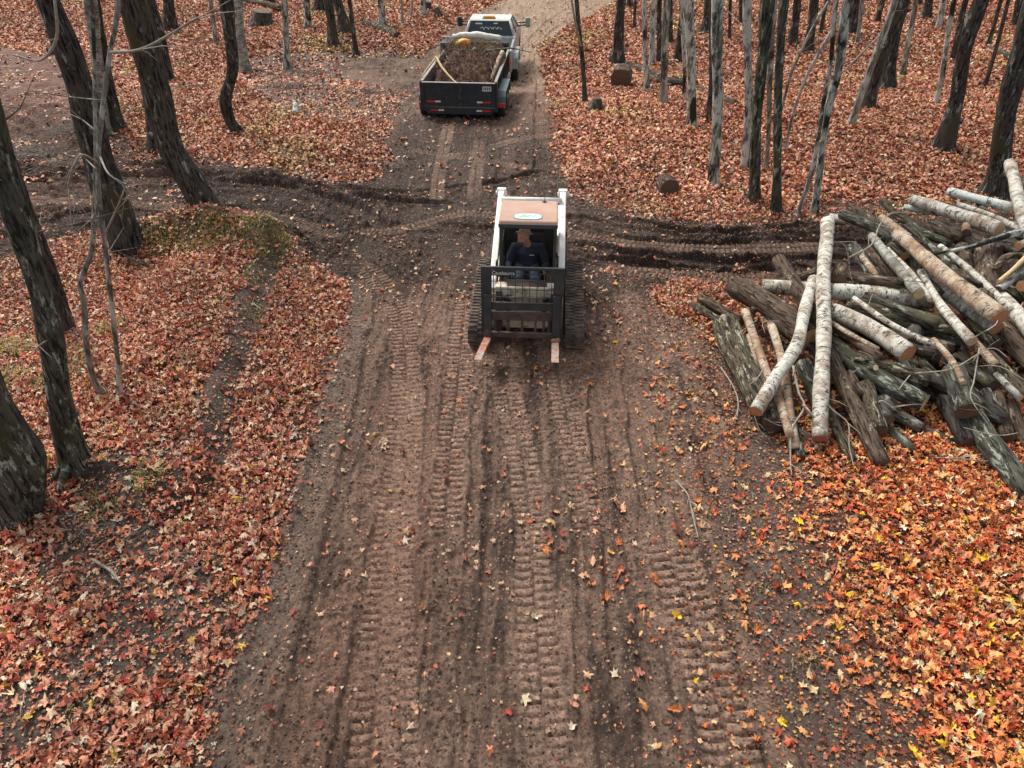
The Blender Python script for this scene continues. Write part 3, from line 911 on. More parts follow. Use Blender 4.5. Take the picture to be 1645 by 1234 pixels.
def tree(name, label, mat, P, total=None, group='bare trees standing in the woods', flare=1.6, branches=(), cat='tree', crown=True):
    """P: list of (px, py, width px); the first is the foot of the trunk"""
    base = gpt(P[0][0], P[0][1])
    base.z = top_z(base.x, base.y) - .03
    root = empty(name, base, 0, label, cat, group)
    R = random.Random(hash(label) % 9999 if False else sum(ord(c) * (i + 1) for i, c in enumerate(label)))
    ctrl = []; 
    for i, (px, py, w) in enumerate(P):
        p = base if i == 0 else at_y(px, py, base.y)
        ctrl.append((Vector(p) - base, w * depth(p) / F0 / 2))
    r_ref = ctrl[min(1, len(ctrl) - 1)][1]
    r0 = r_ref * 1.03
    ctrl[0] = (ctrl[0][0], max(min(ctrl[0][1], r_ref * 1.4), r0))
    # go on upward out of the picture
    H = total or (8.5 + min(8, r_ref * 45))
    p, r = ctrl[-1]; q, _ = ctrl[-2]
    d = (p - q).normalized()
    steps = max(2, int((H - p.z) / 1.5))
    dz = (H - p.z) / steps
    rr = min(r, r_ref * 1.1)
    pp = p.copy()
    for i in range(steps):
        d = (d * .8 + Vector((R.uniform(-.05, .05), R.uniform(-.05, .05), 1)) * .2).normalized()
        pp = pp + d * dz / max(d.z, .3)
        ctrl.append((pp.copy(), rr * (1 - (i + 1) / steps * .75)))
    C = smooth_line([np.array([*c[0], c[1]]) for c in ctrl], 7)
    # resample evenly, with a flare and small kinks
    seg = np.hypot.reduce(np.diff(C[:, :3], axis=0), axis=1) if False else np.sqrt((np.diff(C[:, :3], axis=0) ** 2).sum(1))
    s = np.concatenate([[0], np.cumsum(seg)])
    step = max(.10, r_ref * .7)
    u = np.arange(0, s[-1], step)
    u = np.concatenate([[-.25], u])
    pts, rad = [], []
    kx = R.random() * 50
    for q in u:
        v = [np.interp(q, s, C[:, k]) for k in range(4)]
        if q < 0: v[2] = -.25
        k = math.exp(-max(q, 0) / max(.12, r_ref * 1.7))
        v[0] += r_ref * .16 * math.sin(q * 1.7 + kx) * (1 - k); v[1] += r_ref * .16 * math.sin(q * 1.3 + kx * 2) * (1 - k)
        pts.append(v[:3]); rad.append(max(v[3], .006) * (1 + (flare - 1) * k + .05 * math.sin(q * 5 + kx)))
    mb = MB()
    mb.path(pts, rad, 8 if r_ref < .05 else 14, cap=False, jit=.07, seed=R.random())
    # buttress roots
    if .06 < r_ref < .26:
        for k in range(5):
            a = k * 1.257 + R.uniform(-.4, .4)
            dx, dy = math.cos(a), math.sin(a)
            L = r_ref * R.uniform(2.0, 2.9)
            mb.path([(dx * r_ref * .3, dy * r_ref * .3, r_ref * 1.6), (dx * L * .55, dy * L * .55, r_ref * .35), (dx * L, dy * L, -.03), (dx * L * 1.2, dy * L * 1.2, -.12)],
                    [r_ref * .5, r_ref * .42, r_ref * .25, r_ref * .1], 7, cap=False, jit=.1, seed=R.random())
    # broken stubs and burls
    if r_ref > .05:
        for k in range(R.randint(1, 4)):
            i = R.randint(3, max(4, min(len(pts) - 2, int(5.5 / step))))
            i = min(i, len(pts) - 2)
            a = R.random() * 6.283
            mb.path([pts[i], (pts[i][0] + math.cos(a) * rad[i] * 1.7, pts[i][1] + math.sin(a) * rad[i] * 1.7, pts[i][2] + rad[i] * R.uniform(.3, 1.4))],
                    [rad[i] * .45, rad[i] * .16], 6, cap=True)
    mb.build('trunk', mat, root)
    if r_ref > .025:
        for k in range(R.randint(3, 6)):
            tb_ = MB()
            z = R.uniform(1.0, 6.6)
            i = min(range(len(pts)), key=lambda i: abs(pts[i][2] - z))
            a = R.random() * 6.283; dd = Vector((math.cos(a), math.sin(a), R.uniform(-.1, .7))).normalized()
            p0 = Vector(pts[i]); l = R.uniform(.35, 1.2); w = R.uniform(.006, .012)
            q1 = p0 + dd * l * .45 + Vector((0, 0, R.uniform(-.06, .1))); q2 = p0 + dd * l + Vector((R.uniform(-.15, .15), R.uniform(-.15, .15), R.uniform(-.1, .2)))
            tb_.path([p0, q1, q2], [w, w * .7, .002], 5, cap=False)
            tb_.path([q1, q1 + Vector((R.uniform(-.3, .3), R.uniform(-.3, .3), R.uniform(-.1, .3)))], [w * .6, .002], 4, cap=False)
            tb_.build('side_twig', M['twig_dull'] if R.random() < .5 else mat, root)
    if crown:
        cb = MB()
        for k in range(6 if r_ref > .07 else 4):
            z = R.uniform(7.2, H)
            i = min(range(len(pts)), key=lambda i: abs(pts[i][2] - z))
            a = R.random() * 6.283
            limb(cb, pts[i], (math.cos(a), math.sin(a), .9), R.uniform(1.2, 2.6) * (1 if r_ref > .07 else .5), rad[i] * .6, 1, R)
        cb.build('crown', mat, root)
    for bp in branches:
        b = MB(); L = []; rd = []
        for bi, (px, py, w) in enumerate(bp):
            p = at_y(px, py, base.y - .38 * min(1, bi)) - base
            L.append(np.array([*p, max(.004, w * depth(p + base) / F0 / 2)]))
        C2 = smooth_line(L, 5)
        b.path([c[:3] for c in C2], [abs(c[3]) for c in C2], 6)
        ln = [Vector(c[:3]) for c in C2]
        for k in range(5):
            i = R.randint(len(ln) // 3, len(ln) - 2)
            dd = (ln[i + 1] - ln[i]).normalized() + Vector((R.uniform(-.8, .8), R.uniform(-.8, .8), R.uniform(-.8, .5)))
            l = R.uniform(.15, .45)
            b.path([ln[i], ln[i] + dd * l * .5, ln[i] + dd * l + Vector((0, 0, R.uniform(-.1, .1)))], [.006, .005, .003], 4)
        b.build('branch', M['twig_bark'], root)
    return root

T = [
# name, label, bark, points, opts
('bare_tree', 'tall dark trunk leaning left above the leaf bank, a pale twig hanging across it', 'dark_bark', [(206,388,44),(182,320,46),(154,240,46),(118,120,42),(80,0,37)], dict(branches=[[(87,-30,6),(88,0,5),(91,61,5),(65,97,4),(20,88,3)]], flare=1.25)),
('bare_tree', 'thick mossy dark trunk leaning left above the yellow-grass mound', 'brown_bark', [(337,350,48),(310,290,42),(279,240,41),(240,120,44),(211,0,44)], dict(flare=1.25)),
('bare_tree', 'lichen-spotted leaning trunk in the left foreground, its foot among orange leaves', 'lichen_bark', [(122,742,44),(101,655,37),(81,546,36),(64,473,34),(46,410,36),(24,335,40),(-8,218,42)], dict(flare=1.3)),
('bare_tree', 'dark slanting trunk just behind the lichen-spotted foreground trunk', 'dark_bark', [(104,530,20),(88,465,22),(66,400,24),(38,320,24),(0,220,24)], dict()),
('bare_tree', 'swollen wide tree base at the bottom left edge of the photo', 'lichen_bark', [(20,820,92),(26,745,84),(6,690,66),(-22,640,60),(-70,540,60),(-130,400,60)], dict(flare=1.1)),
('bare_tree', 'straight dark trunk partly hidden behind the thick mossy trunk, foot on the leaves', 'dark_bark', [(254,240,26),(248,190,23),(238,100,22),(226,0,20)], dict()),
('bare_tree', 'dark trunk peeking out right of the thick mossy trunk near the red dirt', 'dark_bark', [(268,128,15),(258,70,18),(240,0,18)], dict()),
('bare_tree', 'dark trunk with flared roots standing between the two big leaning trunks on the left', 'dark_bark', [(189,208,20),(180,160,18),(168,100,16),(152,0,15)], dict(flare=2.0)),
('birch_tree', 'grey-white birch trunk crossing in front of the dark flared trunk on the left', 'birch_grey', [(170,214,14),(161,150,16),(153,80,18),(146,0,20)], dict()),
('sapling', 'thin grey sapling with a long side branch pointing right, left of the road', 'pale_bark', [(192,642,9),(184,531,8),(170,400,8),(158,300,8),(160,215,8),(175,90,8),(190,0,8)], dict(flare=1.3, branches=[[(176,84,5),(224,80,5),(272,56,4),(315,29,3)],[(160,250,4),(175,280,3),(205,300,3),(203,322,2)],[(158,262,4),(128,250,3),(110,300,3),(126,318,2)],[(167,380,3),(190,330,3),(205,290,2)]])),
('sapling', 'thin crooked sapling with a kinked stem beside the straighter grey sapling', 'pale_bark', [(176,636,10),(153,617,10),(140,560,9),(136,485,9),(130,455,9),(148,402,8),(151,330,7),(153,260,7),(151,170,6),(148,0,6)], dict(flare=1.2)),
('bare_tree', 'short dark trunk at the top left beyond the red dirt slope', 'dark_bark', [(275,49,19),(270,0,17)], dict()),
('bare_tree', 'dark trunk curved like a hook at its foot on the leafy bank', 'dark_bark', [(379,212,16),(368,188,17),(363,158,18),(373,112,17),(368,50,20),(364,0,22)], dict(flare=1.2)),
('birch_tree', 'white birch trunk right behind the hook-footed dark tree', 'birch_grey', [(393,114,19),(388,66,15),(381,0,15)], dict()),
('bare_tree', 'slim dark tree standing alone between the white birch and the fallen stick', 'grey_bark', [(462,110,12),(459,55,10),(456,0,10)], dict()),
('bare_tree', 'slim mottled tree beyond the fallen stick, left of the twin trunks', 'grey_bark', [(495,46,11),(493,0,10)], dict()),
('bare_tree', 'left one of the twin dark trunks on the upper left slope', 'brown_bark', [(537,76,17),(532,35,14),(526,0,14)], dict()),
('bare_tree', 'right one of the twin dark trunks, wider at its foot', 'brown_bark', [(554,52,20),(548,25,15),(541,0,13)], dict()),
('sapling', 'slender dark tree with slightly bent stem right of the twin trunks', 'dark_bark', [(573,88,8),(566,44,7),(561,0,7)], dict()),
('bare_tree', 'slim grey tree standing behind the short mossy fallen log', 'grey_bark', [(614,42,11),(613,0,10)], dict()),
('bare_tree', 'dark trunk at the top edge behind the twin trunks', 'dark_bark', [(515,18,17),(513,-30,16)], dict()),
('sapling', 'pale thin sapling at the top left behind the hook-footed tree', 'pale_bark', [(347,72,6),(342,30,6),(337,0,6)], dict()),
('sapling', 'hair-thin sapling by the fallen log near the truck', 'twig_bark', [(647,40,4),(645,0,4)], dict()),
('sapling', 'thin brown sapling left of the truck cab', 'twig_bark', [(660,26,4),(663,-10,4)], dict()),
('bare_tree', 'grey trunk beside the dark root lump left of the truck', 'grey_bark', [(679,24,8),(681,-20,8)], dict()),
('bare_tree', 'dark trunk at the top edge right of the birch', 'dark_bark', [(432,6,15),(431,-40,14)], dict()),
('sapling', 'forked slim tree beside the small brown stump, right of the track', 'brown_bark', [(940,165,8),(935,88,7),(926,0,7)], dict(branches=[[(934,78,4),(924,35,4),(917,-8,4)]])),
('bare_tree', 'dark straight trunk standing behind the squared log block', 'dark_bark', [(990,100,22),(994,60,16),(999,0,14)], dict()),
('sapling', 'thin far sapling right of the dark trunk by the log block', 'brown_bark', [(1019,46,5),(1021,0,5)], dict()),
('bare_tree', 'slim tree with a pale ring in front of the fallen log', 'grey_bark', [(1040,147,10),(1037,73,8),(1035,0,8)], dict()),
('bare_tree', 'slim grey trunk just behind the ringed tree', 'grey_bark', [(1047,103,9),(1051,0,9)], dict()),
('bare_tree', 'dark slim trunk in the cluster behind the fallen log', 'dark_bark', [(1058,99,8),(1060,0,8)], dict()),
('bare_tree', 'pale grey trunk in front of the fallen log, left of the forked pair', 'pale_bark', [(1065,167,12),(1068,88,11),(1072,0,12)], dict()),
('sapling', 'narrow trunk touching the left side of the stout grey tree', 'grey_bark', [(1100,161,6),(1098,73,6),(1094,0,6)], dict()),
('bare_tree', 'stout grey tree leaning a little left, front of the cluster by the fallen log', 'grey_bark', [(1112,201,12),(1109,88,14),(1107,0,17)], dict()),
('bare_tree', 'dark leaning trunk behind the stout grey tree', 'dark_bark', [(1091,99,13),(1094,40,11),(1100,0,11)], dict()),
('bare_tree', 'dark wide far trunk right of the stout grey tree', 'dark_bark', [(1134,53,17),(1139,0,13)], dict()),
('bare_tree', 'short-looking slim trunk half hidden behind the lichen trunk with a mossy foot', 'brown_bark', [(1138,196,8),(1142,130,8),(1144,0,8)], dict()),
('bare_tree', 'mottled grey trunk with mossy foot, first big tree right of the log section', 'grey_bark', [(1146,296,17),(1152,175,16),(1153,88,17),(1154,0,20)], dict(flare=1.35)),
('bare_tree', 'plain grey trunk between the two mottled front trunks', 'grey_bark', [(1198,268,13),(1202,146,12),(1201,0,14)], dict()),
('bare_tree', 'lichen-blotched trunk, middle one of the front row by the right side trail', 'lichen_bark', [(1211,321,19),(1216,204,16),(1225,88,18),(1233,0,22)], dict(flare=1.35)),
('bare_tree', 'slim trunk with a white patch, nearest to the right side trail', 'lichen_bark', [(1247,340,17),(1248,263,13),(1250,175,13),(1254,88,13),(1259,0,15)], dict(flare=1.5)),
('bare_tree', 'pale narrow trunk seen between the two lichen trunks', 'pale_bark', [(1230,275,5),(1235,200,7),(1237,130,9),(1242,0,11)], dict()),
('bare_tree', 'dark far trunk behind the white-patched slim trunk', 'dark_bark', [(1273,72,13),(1281,0,12)], dict()),
('sapling', 'thin far sapling behind the mottled grey trunk', 'brown_bark', [(1172,64,5),(1173,0,5)], dict()),
('bare_tree', 'far dark trunk in the middle of the front row gap', 'dark_bark', [(1075,68,10),(1076,0,10)], dict()),
('bare_tree', 'far trunk at the top between the plain grey trunk and its neighbour', 'dark_bark', [(1191,37,9),(1193,0,9)], dict()),
('sapling', 'pale thin sapling slanting strongly right, lower one of the slanting pair', 'pale_bark', [(1262,245,5),(1273,190,5),(1298,117,5),(1347,29,5),(1362,0,5)], dict(total=8.2)),
('sapling', 'pale thin sapling slanting strongly right, upper one of the slanting pair', 'pale_bark', [(1248,205,5),(1260,157,5),(1277,102,5),(1315,29,5),(1333,0,5)], dict(total=8.2)),
('bare_tree', 'lichen-grey tree with a dark foot, larger stem of the pair by the log pile', 'grey_bark', [(1308,342,14),(1323,233,10),(1331,175,11),(1345,117,14),(1353,58,15),(1362,0,16)], dict(flare=1.3)),
('sapling', 'crooked slim stem left of the dark-footed tree by the log pile', 'grey_bark', [(1279,348,8),(1304,277,7),(1315,219,7),(1323,163,7),(1334,100,7),(1342,0,7)], dict()),
('bare_tree', 'smooth light grey tree slanting right across the dark trunk', 'pale_bark', [(1366,202,9),(1397,117,11),(1423,44,11),(1437,0,11)], dict(flare=1.7)),
('bare_tree', 'dark trunk crossed by the slanting light grey tree', 'dark_bark', [(1391,173,20),(1412,102,18),(1432,44,17),(1444,0,16)], dict()),
('bare_tree', 'dark trunk with wide foot right of the slanting light grey tree', 'dark_bark', [(1423,141,24),(1434,73,18),(1450,15,17),(1454,0,17)], dict(branches=[[(1447,20,4),(1410,60,3),(1382,88,3),(1340,130,2)]])),
('bare_tree', 'slim pale tree right of the wide-footed dark trunk', 'pale_bark', [(1452,119,10),(1461,58,8),(1471,0,8)], dict()),
('bare_tree', 'thin tree in the open leaf area left of the big black trunk', 'grey_bark', [(1503,167,8),(1517,102,8),(1525,44,8),(1533,0,8)], dict()),
('bare_tree', 'big black trunk with white lichen specks slanting right beyond the log pile', 'dark_bark', [(1514,239,34),(1535,160,22),(1549,87,22),(1566,35,23),(1578,0,25)], dict(flare=1.5)),
('bare_tree', 'broad dark trunk at the right edge directly behind the log pile', 'dark_bark', [(1598,313,42),(1607,248,29),(1620,175,30),(1640,87,32),(1662,0,32)], dict(flare=1.35)),
('sapling', 'dark slim trunk left of the big black trunk', 'dark_bark', [(1531,96,9),(1541,45,9),(1552,0,9)], dict()),
('sapling', 'slim leaning tree right of the big black trunk', 'brown_bark', [(1582,139,7),(1601,73,6),(1621,0,6)], dict()),
('sapling', 'far leaning sapling at the end of the far fallen log on the right', 'brown_bark', [(1587,74,7),(1598,35,6),(1608,0,6)], dict()),
('bare_tree', 'far dark trunk at the top between the two slim pale trees', 'dark_bark', [(1487,29,14),(1493,0,12)], dict()),
('bare_tree', 'far dark trunk in the top right corner', 'dark_bark', [(1632,42,14),(1640,0,13)], dict()),
('bare_tree', 'small far dark trunk near the top above the crossed trunks', 'dark_bark', [(1409,37,9),(1419,0,8)], dict()),
('bare_tree', 'dark trunk left of the pair by the log pile, far back', 'dark_bark', [(1298,83,13),(1308,0,14)], dict()),
('bare_tree', 'dark back trunk right of the upper part of the lichen-grey tree', 'dark_bark', [(1369,55,13),(1377,0,12)], dict()),
('sapling', 'thin back sapling left of the lichen-grey tree top', 'brown_bark', [(1318,56,6),(1328,0,6)], dict()),
('bare_tree', 'stubby far trunk with broken side twigs at the upper right', 'grey_bark', [(1508,45,9),(1517,0,9)], dict()),
('sapling', 'pale thin stem in front of the back trunk at the upper right', 'pale_bark', [(1377,70,5),(1386,0,6)], dict()),
('bare_tree', 'far trunk at the top edge right of the track entering the woods', 'dark_bark', [(1105,22,9),(1107,-20,9)], dict()),
('sapling', 'spindly far stem at the top edge near the slanting pair', 'brown_bark', [(1340,38,5),(1345,0,5)], dict()),
('bare_tree', 'distant dark trunk at the top edge above the wide-footed trunk', 'dark_bark', [(1475,8,10),(1480,-25,10)], dict()),
('bare_tree', 'distant trunk at the top edge left of the top right corner', 'dark_bark', [(1575,20,9),(1585,-20,9)], dict()),
('bare_tree', 'distant dark trunk at the top edge above the truck mirror', 'dark_bark', [(1012,12,9),(1014,-30,9)], dict()),
]
for name, label, bk, P, kw in T:
    tree(name, label, M[bk], P, **kw)

# ================================================================== LOGS
def log(name, label, pts, d, mat, cut='cut_brown', group='cut logs in the pile', cat='log', n=16, stub=0, jit=.075, capscale=1.0, splint=False):
    """pts: (px, py, height of the log's axis); d: start and end thickness in picture pixels"""
    W = [at_z(a, b, z) for a, b, z in pts]
    D = [d[0] + (d[1] - d[0]) * i / (len(W) - 1) for i in range(len(W))]
    rads = [D[i] * depth(W[i]) / F0 / 2 for i in range(len(W))]
    return world_log(name, label, W, rads, mat, cut, group, cat, n, stub, jit)
def world_log(name, label, W, rads, mat, cut, group, cat='log', n=14, stub=0, jit=.075):
    W = [Vector(w) for w in W]
    ax = (W[-1] - W[0]).normalized()
    q = ax.to_track_quat('Z', 'Y')
    inv = q.inverted()
    loc = W[0]
    L = [np.array([*(inv @ (w - loc)), r]) for w, r in zip(W, rads)]
    C = smooth_line(L, max(3, int((W[-1] - W[0]).length / .12 / (len(W) - 1))))
    R = random.Random(sum(ord(c) * (i + 1) for i, c in enumerate(label)) + int(loc.x * 100))
    kx = R.random() * 30
    rm = sum(rads) / len(rads)
    P = []; RR = []
    for i, c in enumerate(C):
        P.append((c[0] + rm * .14 * math.sin(c[2] * 2.1 + kx), c[1] + rm * .14 * math.sin(c[2] * 1.6 + 2 * kx), c[2]))
        RR.append(c[3] * (1 + .05 * math.sin(c[2] * 6 + kx)))
    RR[0] *= .97; RR[-1] *= .97
    # a slant on the saw cut
    mb = MB()
    mb.path(P, RR, n, cap=True, jit=jit, capmi=1, seed=R.random())
    for k in range(stub):
        i = R.randint(1, len(P) - 2); a = R.random() * 6.283; r = RR[i]
        p = Vector(P[i]); dd = Vector((math.cos(a), math.sin(a), R.uniform(.2, 1)))
        mb.path([p, p + dd * r * 1.6], [r * .4, r * .28], 8, cap=True, capmi=1)
    o = mb.build(name, [M[mat], M[cut]], None, loc, None)
    o.rotation_mode = 'QUATERNION'; o.rotation_quaternion = q
    return tag(o, label, cat, group)

